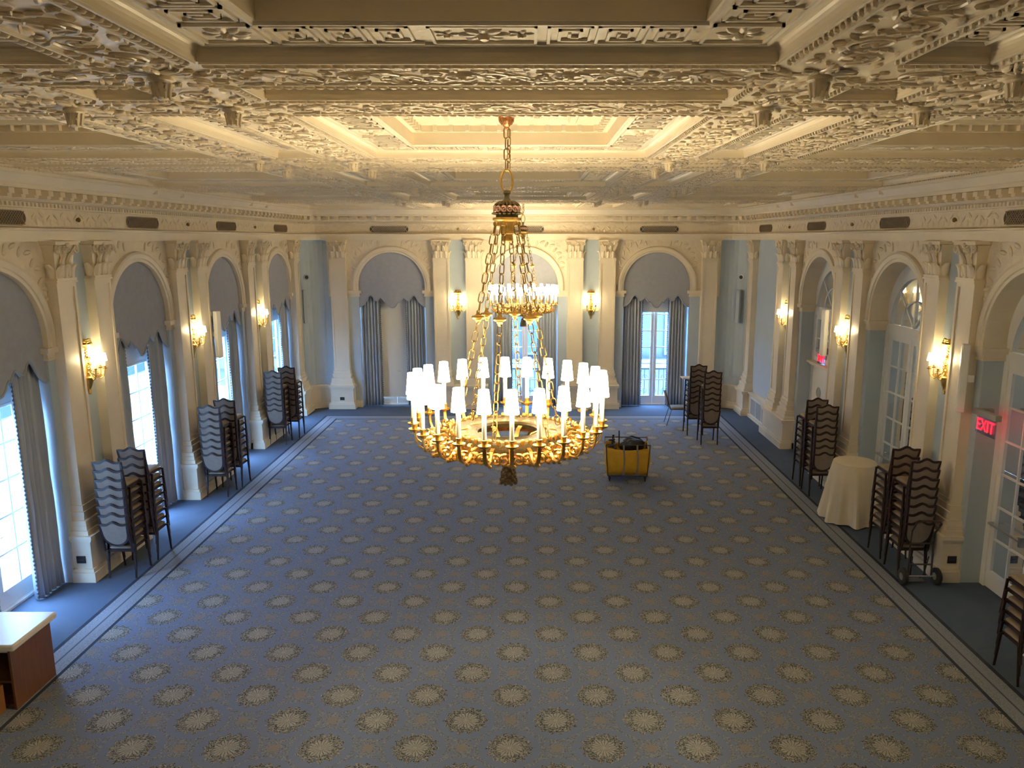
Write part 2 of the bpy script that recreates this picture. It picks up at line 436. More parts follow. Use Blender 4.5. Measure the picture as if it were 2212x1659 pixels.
def volute(mb, c, r0, sg, d, turns=1.35, th=.016, n=18):
    pts = []
    for i in range(n + 1):
        t = i / n; a = PI / 2 + sg * (-t * turns * 2 * PI); r = r0 * (1 - .78 * t)
        pts.append((c[0] + r * math.cos(a), d, c[1] + r * math.sin(a)))
    mb.tube(pts, [th * (1 - .4 * i / n) for i in range(n + 1)], 6, up=(0, 1, 0))
def capital(mb, c, w, d, z0=4.42, z1=4.965):
    """Corinthian pilaster capital on the wall frame"""
    h = z1 - z0
    mb.box(c - w / 2 - .015, c + w / 2 + .015, 0, d + .02, z0, z0 + .03)
    rings = []
    for t, e in ((.05, 0.0), (.5, .0), (.8, .025), (.9, .05)):
        z = z0 + h * t; rings.append([(c - w / 2 - e, 0, z), (c + w / 2 + e, 0, z), (c + w / 2 + e, d + e * .8, z), (c - w / 2 - e, d + e * .8, z)])
    mb.loft(rings)
    mb.box(c - w / 2 - .06, c + w / 2 + .06, 0, d + .075, z1 - .05, z1 - .02)
    mb.box(c - w / 2 - .075, c + w / 2 + .075, 0, d + .09, z1 - .02, z1)
    def leaf(x, z, hh, ww, dd=0.0, side=None):
        rings = []
        for t, o, wd in ((0, .004, .8), (.35, .014, 1.0), (.7, .03, .95), (.9, .062, .75), (1.0, .075, .45), (.93, .085, .3)):
            if side is None: rings.append([(x - ww * wd / 2, d + o - .02, z + hh * t), (x + ww * wd / 2, d + o - .02, z + hh * t), (x + ww * wd * .3, d + o + .012, z + hh * t), (x, d + o + .02, z + hh * t), (x - ww * wd * .3, d + o + .012, z + hh * t)])
            else: rings.append([(side[0] + side[1] * (o - .02), dd - ww * wd / 2, z + hh * t), (side[0] + side[1] * (o - .02), dd + ww * wd / 2, z + hh * t), (side[0] + side[1] * (o + .012), dd + ww * wd * .3, z + hh * t), (side[0] + side[1] * (o + .02), dd, z + hh * t), (side[0] + side[1] * (o + .012), dd - ww * wd * .3, z + hh * t)])
        mb.loft(rings)
    for k in (-1, 0, 1): leaf(c + k * w * .33, z0 + .03, h * .36, w * .28)
    for k in (-.5, .5): leaf(c + k * w * .36 * 1.0, z0 + .05, h * .60, w * .22)
    for sg in (-1, 1):
        leaf(0, z0 + .03, h * .36, d * .8, d * .5, (c + sg * w / 2, sg))
        volute(mb, (c + sg * (w / 2 - .005), z1 - .115), .062, sg, d + .06)
        volute(mb, (c + sg * .05, z1 - .115), .042, -sg, d + .05, th=.012)
        mb.tube([(c + sg * w * .18, d + .02, z0 + h * .5), (c + sg * w * .30, d + .04, z0 + h * .68), (c + sg * (w / 2 - .02), d + .06, z1 - .055)], .014, 5, up=(0, 1, 0))
    mb.ell((c, d + .075, z1 - .05), (.038, .03, .038), E86)
def shaft(mb, c, w, d, z0=1.14, z1=4.42):
    mb.box(c - w / 2 + .006, c + w / 2 - .006, 0, d - .018, z0 + .004, z1 - .014)
    for e in (-1, 1): mb.box(c + e * w / 2 - (.05 if e > 0 else 0), c + e * w / 2 + (0 if e > 0 else .05), 0, d, z0, z1)
    mb.box(c - w / 2 + .04, c + w / 2 - .04, .01, d - .001, z1 - .10, z1 - .04); mb.box(c - w / 2 + .04, c + w / 2 - .04, .01, d - .001, z0, z0 + .07)
    mb.box(c - w / 2 - .02, c + w / 2 + .02, 0, d + .022, z1 - .04, z1 - .012)
    mb.box(c - w / 2 - .012, c + w / 2 + .012, 0, d + .012, z1 - .012, z1)
def attic(mb, c, w, d):
    for z0, z1, e in ((1.05, 1.14, .02), (.99, 1.05, .045), (.92, .99, .03), (.85, .92, .075), (.78, .85, .085), (.71, .78, .11)):
        mb.box(c - w / 2 - e, c + w / 2 + e, 0, d + e, z0, z1)
def pedestal(mb, a, b, d):
    mb.box(a - .05, b + .05, 0, d + .05, .655, .71); mb.box(a - .03, b + .03, 0, d + .03, .62, .655)
    mb.box(a, b, 0, d, .2, .62)
    mb.box(a - .03, b + .03, 0, d + .03, .15, .2); mb.box(a - .06, b + .06, 0, d + .06, 0, .15)
SW, SD = .46, .15
def pilaster(wall, cs, name='pilaster'):
    """one pier: pedestal, attic bases, shafts, capitals"""
    r = empty(name); r.parent = wall.root
    m1, m2, m3 = MB(wall.T), MB(wall.T), MB(wall.T)
    for c in cs:
        capital(m1, c, SW - .02, SD); shaft(m2, c, SW, SD); attic(m3, c, SW, SD)
    pedestal(m3, min(cs) - SW / 2 - .11, max(cs) + SW / 2 + .11, SD + .125)
    m1.build('capital', M['plaster'], r, True); m2.build('shaft', M['cream'], r); m3.build('pedestal', M['cream'], r)
    return r
def pier(wall, c):
    wall.blue.quad((c - .26, .004, .70), (c + .26, .004, .70), (c + .26, .004, Z_TOP), (c - .26, .004, Z_TOP))
    return pilaster(wall, (c - .47, c + .47))

HP = .70                                     # half width of a pier
wl = Wall('wall_left', T_left, .45)
edges = [S_C] + SIDE_PIER + [0.45]
for i, c in enumerate(SIDE_WIN):
    a = SIDE_PIER[i] if i < len(SIDE_PIER) else .45
    b = S_C if i == 0 else SIDE_PIER[i - 1]
    wl.bay(a, b, c)
wl.plain(REAR, .45)
for c in SIDE_PIER: pier(wl, c)
pilaster(wl, (21.93,))
for i, c in enumerate(SIDE_WIN):
    for a, b in ((c - R_ARC - .18, c - R_ARC), (c + R_ARC, c + R_ARC + .18)): wl.base(a, b)
wl.finish()
wr = Wall('wall_right', T_right, .36)
wr.plain(18.85, S_C)
for i in (1, 2, 3):
    wr.bay(SIDE_PIER[i], SIDE_PIER[i - 1], SIDE_WIN[i])
    c = SIDE_WIN[i]
    for a, b in ((c - R_ARC - .18, c - R_ARC), (c + R_ARC, c + R_ARC + .18)): wr.base(a, b)
wr.plain(REAR, SIDE_PIER[3])
for c in SIDE_PIER[:4]: pier(wr, c)
pilaster(wr, (21.93,))
# low panelled dado between the last two piers
wr.trim.box(19.6, 21.7, 0, .10, 0, .70); wr.trim.box(19.6, 21.7, 0, .15, .66, .71); wr.trim.box(19.6, 21.7, 0, .15, 0, .07)
wr.finish()
wb = Wall('wall_back', T_back, .40)
bedge = [-(WX - CR), BACK_PIER[0], BACK_PIER[1], WX - CR]
for i, c in enumerate(BACK_WIN): wb.bay(bedge[i], bedge[i + 1], c)
for c in BACK_PIER: pier(wb, c)
for c in (-5.42, 5.42): pilaster(wb, (c,))
for c in BACK_WIN:
    for a, b in ((c - R_ARC - .2, c - R_ARC), (c + R_ARC, c + R_ARC + .2)): wb.base(a, b)
wb.finish()
wn = struct(MB().quad((-WX, REAR, 0), (WX, REAR, 0), (WX, REAR, 6.2), (-WX, REAR, 6.2)).build('wall_rear', M['cream']))

# rounded corners
for sg, nm in ((-1, 'wall_corner_left'), (1, 'wall_corner_right')):
    r = struct(empty(nm))
    def cpt(a, rr, sg=sg): return (sg * (WX - CR + rr * math.sin(a)), WY - CR + rr * math.cos(a))
    up, lo = MB(), MB()
    N = 10
    for k in range(N):
        a0, a1 = PI / 2 * k / N, PI / 2 * (k + 1) / N
        p, q = cpt(a0, CR), cpt(a1, CR)
        up.quad((*p, .70), (*q, .70), (*q, Z_TOP), (*p, Z_TOP))
    for off, z0, z1 in ((.09, 0, .15), (.06, .15, .2), (.035, .2, .62), (.06, .62, .66), (.085, .66, .71)):
        ring = [[(*cpt(PI / 2 * k / N, CR), z0), (*cpt(PI / 2 * k / N, CR - off), z0), (*cpt(PI / 2 * k / N, CR - off), z1), (*cpt(PI / 2 * k / N, CR), z1)] for k in range(N + 1)]
        lo.loft(ring)
    # raised panel strips on the blue surface
    for a in (.55, 1.02):
        p, q = cpt(a, CR - .012), cpt(a + .03, CR - .012)
        up.quad((*p, .9), (*q, .9), (*q, 4.7), (*p, 4.7))
    up.build('blue_surface', M['blue'], r, True); lo.build('dado', M['cream'], r)

# entablature: architrave, frieze, dentils, modillions, crown - follows the walls and the rounded corners
def room_path(off):
    """polyline of the room outline at distance off from the walls: left front -> left back -> right back -> right front"""
    P = [(-WX + off, REAR)]; r = CR - off
    for k in range(9):
        a = PI / 2 * k / 8; P.append((-(WX - CR) - r * math.cos(a), WY - CR + r * math.sin(a)))
    for k in range(9):
        a = PI / 2 * k / 8; P.append(((WX - CR) + r * math.sin(a), WY - CR + r * math.cos(a)))
    P.append((WX - off, REAR)); return P
ent = struct(empty('trim_1'))
def course(mb, prof):
    """prof: list of (offset, z) from bottom to top"""
    rows = [[(x, y, z) for x, y in room_path(o)] for o, z in prof]
    for i in range(len(rows) - 1):
        for k in range(len(rows[0]) - 1): mb.quad(rows[i][k], rows[i][k + 1], rows[i + 1][k + 1], rows[i + 1][k])
m = MB(); course(m, [(0, 4.965), (.17, 4.965), (.17, 5.05), (.185, 5.05), (.185, 5.10), (.21, 5.115), (.21, 5.135), (.10, 5.14)]); m.build('architrave', M['cream'], ent)
m = MB(); course(m, [(.10, 5.14), (.10, 5.395)]); m.build('frieze', M['frieze'], ent)
m = MB(); course(m, [(.10, 5.395), (.13, 5.40), (.13, 5.475), (.17, 5.485), (.19, 5.51), (.19, 5.625), (.36, 5.63), (.36, 5.68), (.39, 5.69), (.47, 5.79), (.50, 5.80), (.50, 5.87)]); m.build('cornice', M['cream'], ent)
def along(off, step):
    P = [Vector((x, y, 0)) for x, y in room_path(off)]; out = []; carry = 0.0
    for a, b in zip(P[:-1], P[1:]):
        L = (b - a).length; t = (b - a).normalized(); s = carry
        while s < L:
            p = a + t * s; out.append((p, math.atan2(t.y, t.x))); s += step
        carry = s - L
    return out
dn = MB()
for p, a in along(.13, .085):
    if p.y < 3: continue
    dn.box(-.02, .02, -.03, .012, 5.42, 5.465, Matrix.Translation(p) @ Matrix.Rotation(a, 4, 'Z'))
dn.build('dentils', M['cream'], ent)
md = MB()
for p, a in along(.19, .265):
    if p.y < 3: continue
    Mx = Matrix.Translation(p) @ Matrix.Rotation(a, 4, 'Z')
    md.box(-.055, .055, -.15, .02, 5.555, 5.625, Mx); md.box(-.045, .045, -.12, .02, 5.52, 5.555, Mx)
md.build('modillions', M['plaster'], ent)
# frieze relief: leafy plaques, and oval grilles
rl = MB()
def frieze_relief(T, c, span):
    mb = MB(T)
    for k in range(-int(span / .16), int(span / .16) + 1):
        x = c + k * .16
        mb.ell((x, .105, 5.30 + .03 * math.sin(k * 2.1)), (.075, .009, .022), E64, Matrix.Rotation(.7 * (1 if k % 2 else -1), 3, 'Y').to_4x4())
        mb.ell((x + .05, .105, 5.22), (.03, .008, .045), E64)
    return mb
def stadium(c, zc, hw, hh, n=8):
    pts = []
    for k in range(n + 1): a = -PI / 2 + PI * k / n; pts.append((c + hw - hh + hh * math.cos(a), zc + hh * math.sin(a)))
    for k in range(n + 1): a = PI / 2 + PI * k / n; pts.append((c - hw + hh + hh * math.cos(a), zc + hh * math.sin(a)))
    return pts
def vent(T, c, mt, hw=.54, par=None):
    r = empty('vent_grille'); r.parent = par
    pts = stadium(c, 5.268, hw, .088)
    m = MB(T); m.prism(pts, .09, .108, lambda a, b, d: (a, d, b)); m.build('backing', M['grille'] if hw > .55 else M['grillebrown'], r)
    m = MB(T); m.tube([(a, .112, b) for a, b in pts], .008, 5, closed=True, up=(0, 1, 0))
    nb = int(hw * 2 / .05)                       # crossed lattice bars
    for k in range(-nb // 2 - 3, nb // 2 + 4):
        for sg in (-1, 1):
            x0 = c + k * .05; seg = []
            for t in (-.085, .085):
                x = x0 + sg * t; seg.append((max(min(x, c + hw - .02), c - hw + .02), .113, 5.268 + t))
            if abs(seg[0][0] - seg[1][0]) > .1: m.tube(seg, .0055, 4, up=(0, 1, 0))
    m.build('lattice', mt, r)
for c in SIDE_WIN[:5]: vent(T_left, c + .15, M['grille2'], par=ent)
for c in SIDE_WIN[:5]: vent(T_right, c + .15, M['grille2'], par=ent)
for c in BACK_WIN: vent(T_back, c, M['grille3'], .56, par=ent)
for T, cs in ((T_left, SIDE_PIER[:4]), (T_right, SIDE_PIER[:4]), (T_back, BACK_PIER)):
    for c in cs:
        mb = frieze_relief(T, c, 1.0); mb.build('frieze_relief', M['plaster'], ent, True)
        mb = MB(T); mb.ell((c + .05, .12, 5.27), (.03, .03, .035), E86); mb.box(c + .01, c + .02, .10, .13, 5.25, 5.29); mb.build('frieze_boss', M['bronze'], ent, True)

# ------------------------------------------------------------------ coffered ceiling
ZB = 5.86                                    # beam underside
YA = [4.345 + 4.5 * k for k in range(-1, 4)]; YBm = [y + 1.01 for y in YA]
BW = .31
xs = [(-6.7, -5.99, 'b'), (-5.99, -3.11, 'c'), (-3.11, -2.49, 'b'), (-2.49, -2.06, 'n'), (-2.06, -1.44, 'b'), (-1.44, 1.44, 'c'), (1.44, 2.06, 'b'), (2.06, 2.49, 'n'), (2.49, 3.11, 'b'), (3.11, 5.99, 'c'), (5.99, 6.7, 'b')]
ys = [(-1.7, YA[0] - BW, 'b')]
for k in range(5):
    ys += [(YA[k] - BW, YA[k] + BW, 'b'), (YA[k] + BW, YBm[k] - BW, 'n'), (YBm[k] - BW, YBm[k] + BW, 'b')]
    e = YA[k + 1] - BW if k < 4 else 22.06
    ys.append((YBm[k] + BW, e, 'c'))
ys.append((22.06, 22.9, 'b'))
ceil = struct(empty('ceiling'))
under, coff, key, dent, panel = MB(), MB(), MB(), MB(), MB()
def ring(mb, r, a0, z0, a1, z1):
    x0, x1, y0, y1 = r
    A = [(x0 + a0, y0 + a0, z0), (x1 - a0, y0 + a0, z0), (x1 - a0, y1 - a0, z0), (x0 + a0, y1 - a0, z0)]
    B = [(x0 + a1, y0 + a1, z1), (x1 - a1, y0 + a1, z1), (x1 - a1, y1 - a1, z1), (x0 + a1, y1 - a1, z1)]
    for i in range(4): mb.quad(A[i], A[(i + 1) % 4], B[(i + 1) % 4], B[i])
def fill(mb, r, a, z):
    x0, x1, y0, y1 = r; mb.quad((x0 + a, y0 + a, z), (x1 - a, y0 + a, z), (x1 - a, y1 - a, z), (x0 + a, y1 - a, z))
def cove(mb, r, z0, h, ins):
    for k in range(5):
        a0, a1 = PI / 2 * k / 5, PI / 2 * (k + 1) / 5
        ring(mb, r, ins * (1 - math.cos(a0)), z0 + h * math.sin(a0), ins * (1 - math.cos(a1)), z0 + h * math.sin(a1))
def bars(mb, P, z, w=.015, h=.014):
    for (x0, y0), (x1, y1) in zip(P[:-1], P[1:]):
        mb.box(min(x0, x1) - w / 2, max(x0, x1) + w / 2, min(y0, y1) - w / 2, max(y0, y1) + w / 2, z - h, z + .002)
def meander(mb, ox, oy, ux, uy, vx, vy, L, W, z, n):
    """square fret of n units over length L and width W; u along, v across"""
    du = L / n
    for k in range(n):
        s = k * du
        pts = [(s, 0), (s, W), (s + du * .84, W), (s + du * .84, W * .18), (s + du * .22, W * .18), (s + du * .22, W * .80), (s + du * .64, W * .80), (s + du * .64, W * .38), (s + du * .42, W * .38), (s + du * .42, W * .60)]
        bars(mb, [(ox + ux * a + vx * b, oy + uy * a + vy * b) for a, b in pts], z)
        bars(mb, [(ox + ux * a + vx * b, oy + uy * a + vy * b) for a, b in ((s, 0), (s + du, 0))], z)
def rosette(mb, x, y, z, r, n=8):
    for k in range(n):
        a = 2 * PI * k / n
        mb.ell((x + r * .55 * math.cos(a), y + r * .55 * math.sin(a), z), (r * .42, r * .2, r * .14), E64, Matrix.Rotation(a, 3, 'Z').to_4x4())
    mb.ell((x, y, z - .01), (r * .24, r * .24, r * .22), E64)
ros = MB()
KB = .46
for xi in xs:
    for yi in ys:
        r = (xi[0], xi[1], yi[0], yi[1]); kx, ky = xi[2], yi[2]
        if 'b' in (kx, ky): fill(under, r, 0, ZB); continue
        W_, H_ = r[1] - r[0], r[3] - r[2]
        if kx == 'n' and ky == 'n':
            cove(coff, r, ZB, .07, .03); fill(panel, r, .03, ZB + .07)
            ring(key, r, .08, ZB + .068, .10, ZB + .055); ring(key, r, .10, ZB + .055, .12, ZB + .068)
            rosette(ros, (r[0] + r[1]) / 2, (r[2] + r[3]) / 2, ZB + .065, .11); continue
        if 'n' in (kx, ky):
            cove(coff, r, ZB, .07, .03); fill(panel, r, .03, ZB + .07)
            ring(key, r, .06, ZB + .068, .075, ZB + .055); ring(key, r, .075, ZB + .055, .09, ZB + .068)
            if kx == 'n': meander(key, r[0] + .11, r[2] + .12, 0, 1, 1, 0, H_ - .24, W_ - .22, ZB + .07, 9)
            else: meander(key, r[0] + .12, r[2] + .11, 1, 0, 0, 1, W_ - .24, H_ - .22, ZB + .07, 9)
            continue
        # wide coffer: cove, fret border, raised inner panel with dentils
        z1 = ZB + .07; z2 = ZB + .25
        cove(coff, r, ZB, .07, .035)
        ring(panel, r, .035, z1, KB, z1)
        ring(coff, r, KB, z1, KB, z2 - .06); ring(coff, r, KB, z2 - .06, KB + .05, z2 - .06); ring(coff, r, KB + .05, z2 - .06, KB + .05, z2)
        ring(coff, r, KB + .05, z2, KB + .32, z2); ring(coff, r, KB + .32, z2, KB + .34, z2 - .03); ring(coff, r, KB + .34, z2 - .03, KB + .40, z2 - .03); ring(coff, r, KB + .40, z2 - .03, KB + .42, z2)
        fill(panel, r, KB + .42, z2)
        x0, x1, y0, y1 = r
        for a in (.06, KB - .04):
            ring(key, r, a, z1 + .001, a + .008, z1 - .014); ring(key, r, a + .008, z1 - .014, a + .02, z1 - .014); ring(key, r, a + .02, z1 - .014, a + .028, z1 + .001)
        a = .105; Wk = KB - .04 - a - .025; L0 = W_ - 2 * KB; L1 = H_ - 2 * KB
        hw = .27
        for (ox, oy, ux, uy, vx, vy, L) in ((x0 + KB, y0 + a, 1, 0, 0, 1, L0), (x0 + KB, y1 - a, 1, 0, 0, -1, L0), (x0 + a, y0 + KB, 0, 1, 1, 0, L1), (x1 - a, y0 + KB, 0, 1, -1, 0, L1)):
            Lh = (L - 2 * hw) / 2
            meander(key, ox, oy, ux, uy, vx, vy, Lh - .03, Wk, z1, 3)
            o2 = Lh + 2 * hw + .03; meander(key, ox + ux * o2, oy + uy * o2, ux, uy, vx, vy, Lh - .03, Wk, z1, 3)
            c0 = (ox + ux * L / 2 + vx * Wk / 2, oy + uy * L / 2 + vy * Wk / 2)
            hx, hy = (abs(ux) * (hw - .03) + abs(vx) * Wk / 2, abs(uy) * (hw - .03) + abs(vy) * Wk / 2)
            bars(key, [(c0[0] - hx, c0[1] - hy), (c0[0] + hx, c0[1] - hy), (c0[0] + hx, c0[1] + hy), (c0[0] - hx, c0[1] + hy), (c0[0] - hx, c0[1] - hy)], z1)
            rosette(ros, c0[0], c0[1], z1, .13)
            for e in (-1, 1): rosette(ros, c0[0] + ux * e * .17, c0[1] + uy * e * .17, z1, .07, 5)
        for cx_ in (x0 + KB / 2 + .03, x1 - KB / 2 - .03):
            for cy_ in (y0 + KB / 2 + .03, y1 - KB / 2 - .03):
                rosette(ros, cx_, cy_, z1, .12)
                bars(key, [(cx_ - .15, cy_ - .15), (cx_ + .15, cy_ - .15), (cx_ + .15, cy_ + .15), (cx_ - .15, cy_ + .15), (cx_ - .15, cy_ - .15)], z1)
        for k in range(int((W_ - 2 * KB - .1) / .16) + 1):
            x = x0 + KB + .08 + k * .16
            dent.box(x - .02, x + .02, y0 + KB + .04, y0 + KB + .10, z2 - .055, z2 + .001); dent.box(x - .02, x + .02, y1 - KB - .10, y1 - KB - .04, z2 - .055, z2 + .001)
        for k in range(int((H_ - 2 * KB - .1) / .16) + 1):
            y = y0 + KB + .08 + k * .16
            dent.box(x0 + KB + .04, x0 + KB + .10, y - .02, y + .02, z2 - .055, z2 + .001); dent.box(x1 - KB - .10, x1 - KB - .04, y - .02, y + .02, z2 - .055, z2 + .001)
        cx_, cy_ = (x0 + x1) / 2, (y0 + y1) / 2
        for k in range(8):
            a = 2 * PI * k / 8; rosette(ros, cx_ + .38 * math.cos(a), cy_ + .38 * math.sin(a), z2, .13, 6)
under.build('beam_soffit', M['plaster'], ceil); coff.build('coffer_moulding', M['tancream'], ceil); panel.build('coffer_panel', M['plaster'], ceil)
key.build('fret_relief', M['cream'], ceil); dent.build('coffer_dentils', M['cream'], ceil); ros.build('rosette_relief', M['relief'], ceil, True)

# carved undersides of the beams: leaf scrolls between twisted rope edges
rope, scroll, fil = MB(), MB(), MB()
rnd = random.Random(3)
def carve(mapf, L0, L1, hw, dense=True):
    """mapf(u, v, h) -> xyz, runs u from L0 to L1"""
    n = max(1, int(round((L1 - L0) / .06)))
    for sg in (-1, 1):
        for k in range(n):
            u = L0 + (k + .5) * (L1 - L0) / n
            p = mapf(u, sg * (hw - .045), .012); q = mapf(u + .03, sg * (hw - .045) + .02, .012)
            an = math.atan2(q[1] - p[1], q[0] - p[0])
            rope.ell(p, (.032, .012, .016), E64, Matrix.Rotation(an, 3, 'Z').to_4x4())
        a, b = mapf(L0, sg * (hw - .002), 0), mapf(L1, sg * (hw - .015), .012)
        fil.box(min(a[0], b[0]), max(a[0], b[0]), min(a[1], b[1]), max(a[1], b[1]), ZB - .012, ZB + .001)
        a, b = mapf(L0, sg * (hw - .082), 0), mapf(L1, sg * (hw - .095), .016)
        fil.box(min(a[0], b[0]), max(a[0], b[0]), min(a[1], b[1]), max(a[1], b[1]), ZB - .016, ZB + .001)
    iw = hw - .11
    m = max(1, int(round((L1 - L0) / .30)))
    du = (L1 - L0) / m
    for k in range(m):
        c = L0 + (k + .5) * du; sg = 1 if k % 2 else -1
        pts = [mapf(c - du / 2 + du * t / 10, sg * iw * .55 * math.cos(PI * t / 10 + PI), .012) for t in range(11)]
        scroll.tube(pts, .009, 5)
        R0 = iw * .62
        sp = [mapf(c + R0 * (1 - .72 * t / 16) * math.cos(sg * t * .62), sg * .02 + R0 * (1 - .72 * t / 16) * math.sin(sg * t * .62), .016) for t in range(17)]
        scroll.tube(sp, [.010 - .0003 * t for t in range(17)], 5)
        scroll.ell(mapf(c, sg * .02, .02), (.018, .018, .016), E64)
        for j in range(13):
            a = 2 * PI * j / 13 + rnd.random() * .5; rr = iw * (.78 + .25 * rnd.random())
            u = c + min(rr * 1.35, du * .55) * math.cos(a); v = max(-iw, min(iw, rr * 1.0 * math.sin(a)))
            p = mapf(u, v, .008); q = mapf(u + .02 * math.cos(a * 1.7), v + .02 * math.sin(a * 1.7), .01)
            an = math.atan2(q[1] - p[1], q[0] - p[0])
            scroll.ell(p, (.026 + .022 * rnd.random(), .009 + .007 * rnd.random(), .010 + .008 * rnd.random()), E64, Matrix.Rotation(an, 3, 'Z').to_4x4())
xspan = [(-5.99, -3.11), (-3.11, -2.06), (-2.06, 2.06), (2.06, 3.11), (3.11, 5.99)]
for y in YA[0:] + YBm:
    if y < 1: continue
    for a, b in ((-6.2, -3.12), (-2.48, -2.07), (-1.43, 1.43), (2.07, 2.48), (3.12, 6.2)):
        carve(lambda u, v, h, y=y: (u, y + v, ZB - h), a, b, BW)
for x in (-2.80, -1.75, 1.75, 2.80):
    for a, b, t in ys[1:-1]:
        if t == 'b' or b < 1.0: continue
        carve(lambda u, v, h, x=x: (x + v, u, ZB - h), a, b, BW)
for x in (-6.12, 6.12):
    for a, b, t in ys[1:-1]:
        if t == 'b' or b < 1.0: continue
        carve(lambda u, v, h, x=x: (x + v, u, ZB - h), a, b, .14)
for y in YA + YBm:                           # leafage over the beam crossings
    if y < 1: continue
    for x in (-2.80, -1.75, 1.75, 2.80):
        for k in range(84):
            a_ = rnd.random() * 2 * PI; q_ = .10 + .29 * rnd.random() ** .7
            px, py = q_ * 1.05 * math.cos(a_), q_ * 1.05 * math.sin(a_)
            if abs(px) > .30 or abs(py) > .30: continue
            scroll.ell((x + px, y + py, ZB - .008), (.030 + .022 * rnd.random(), .010 + .007 * rnd.random(), .012 + .008 * rnd.random()), E64, Matrix.Rotation(a_ + rnd.uniform(-.7, .7), 3, 'Z').to_4x4())
rope.build('rope_moulding', M['relief'], ceil, True); scroll.build('scroll_relief', M['relief'], ceil, True); fil.build('beam_fillet', M['cream'], ceil)
# pendants at the beam crossings
def pendant_mesh():
    mb = MB()
    for k in range(8):
        a = 2 * PI * k / 8; mb.ell((.11 * math.cos(a), .11 * math.sin(a), -.008), (.13, .045, .016), E86, Matrix.Rotation(a, 3, 'Z').to_4x4())
    for k in range(4):
        a = PI / 4 + PI / 2 * k; mb.ell((.17 * math.cos(a), .17 * math.sin(a), -.014), (.09, .035, .014), E86, (Matrix.Rotation(a, 3, 'Z') @ Matrix.Rotation(.2, 3, 'Y')).to_4x4())
    mb.lathe([(.085, -.02), (.09, -.05), (.072, -.06), (.066, -.075), (.05, -.17), (.03, -.185), (.0, -.19)], n=16)
    for k in range(8):
        a = 2 * PI * k / 8; mb.tube([(.07 * math.cos(a), .07 * math.sin(a), -.07), (.058 * math.cos(a), .058 * math.sin(a), -.13), (.054 * math.cos(a), .054 * math.sin(a), -.17), (.062 * math.cos(a), .062 * math.sin(a), -.183)], [.014, .013, .012, .008], 5)
    return mb
pm = None
for y in YA + YBm:
    if y < 3: continue
    for x in (-6.12, -2.80, -1.75, 1.75, 2.80, 6.12):
        if abs(x) > 6 and y < 10: continue
        if pm is None: o = pendant_mesh().build('pendant', M['plaster'], ceil, True); pm = o
        else: o = pm.copy(); COL.objects.link(o); o.parent = ceil
        o.location = (x, y - .03, ZB); o.scale = (.75, .75, .72)
roof = struct(MB().box(-6.8, 6.8, -1.8, 23.2, 6.25, 6.35).build('ceiling_slab', M['cream']))

# ------------------------------------------------------------------ windows (French windows in the left and back walls)
def leaf(fr, gl, x0, x1, dp, z0, z1, rows, cols=2, st=.085, bot=.24, top=.10, mt=.026, th=.045):
    """one glazed leaf on the wall frame: stiles, rails and glazing bars in fr, one sheet of glass in gl"""
    fr.box(x0, x0 + st, dp - th, dp, z0, z1); fr.box(x1 - st, x1, dp - th, dp, z0, z1)
    fr.box(x0 + st, x1 - st, dp - th, dp, z0, z0 + bot); fr.box(x0 + st, x1 - st, dp - th, dp, z1 - top, z1)
    a, b = x0 + st, x1 - st; c, d = z0 + bot, z1 - top
    for k in range(1, cols):
        x = a + (b - a) * k / cols; fr.box(x - mt / 2, x + mt / 2, dp - th * .8, dp - .005, c, d)
    for k in range(1, rows):
        z = c + (d - c) * k / rows; fr.box(a, b, dp - th * .8, dp - .006, z - mt / 2, z + mt / 2)
    gl.quad((a, dp - th * .5, c), (b, dp - th * .5, c), (b, dp - th * .5, d), (a, dp - th * .5, d))
def arch_poly(c, r, zb, n=20): return [(c + r, zb)] + [(c + r * math.cos(PI * i / n), Z_ARC + r * math.sin(PI * i / n)) for i in range(n + 1)] + [(c - r, zb)]
win_n = 0
def window(T, c, dp, blind_z):
    global win_n; win_n += 1
    r = struct(empty(f'window_{win_n}'))
    fr, gl = MB(T), MB(T); R = R_ARC
    for sg in (-1, 1): fr.box(min(c + sg * R, c + sg * (R - .05)), max(c + sg * R, c + sg * (R - .05)), dp - .08, dp + .03, 0, 3.45)
    fr.box(c - R + .05, c + R - .05, dp - .078, dp + .04, 3.37, 3.448); fr.box(c - R + .05, c + R - .05, dp - .10, dp + .05, -.02, .035)
    for a, b in ((c - R + .05, c - .004), (c + .004, c + R - .05)): leaf(fr, gl, a, b, dp, .04, 3.36, 6)
    fr.build('frame', M['white'], r); gl.build('glazing', M['glass'], r)
    pp = MB(T); pp.prism(arch_poly(c, R + .01, 3.46), dp - .05, dp, lambda a, b, d: (a, d, b)); pp.build('arch_panel', M['cream'], r)
    b = MB(T); b.box(c - .86, c + .86, dp + .055, dp + .06, blind_z, 3.7); b.box(c - .86, c + .86, dp + .047, dp + .068, blind_z - .02, blind_z + .012)
    b.build('roller_blind', M['shadecloth'], r)
    h = MB(T); h.lathe([(.012, -.05), (.012, .05)], (c + .05, dp + .03, 1.05), 8); h.tube([(c + .05, dp + .03, 1.05), (c + .05, dp + .055, 1.05), (c + .14, dp + .055, 1.05)], .008, 6); h.build('handle', M['gold'], r, True)
    return r
for i, c in enumerate(SIDE_WIN): window(T_left, c, -.40, 2.80 if i < 4 else .06)  # out-of-view near windows: blinds added fully lowered to keep daylight out
window(T_back, BACK_WIN[0], -.34, .27); window(T_back, BACK_WIN[1], -.34, 2.86); window(T_back, BACK_WIN[2], -.34, 2.86)

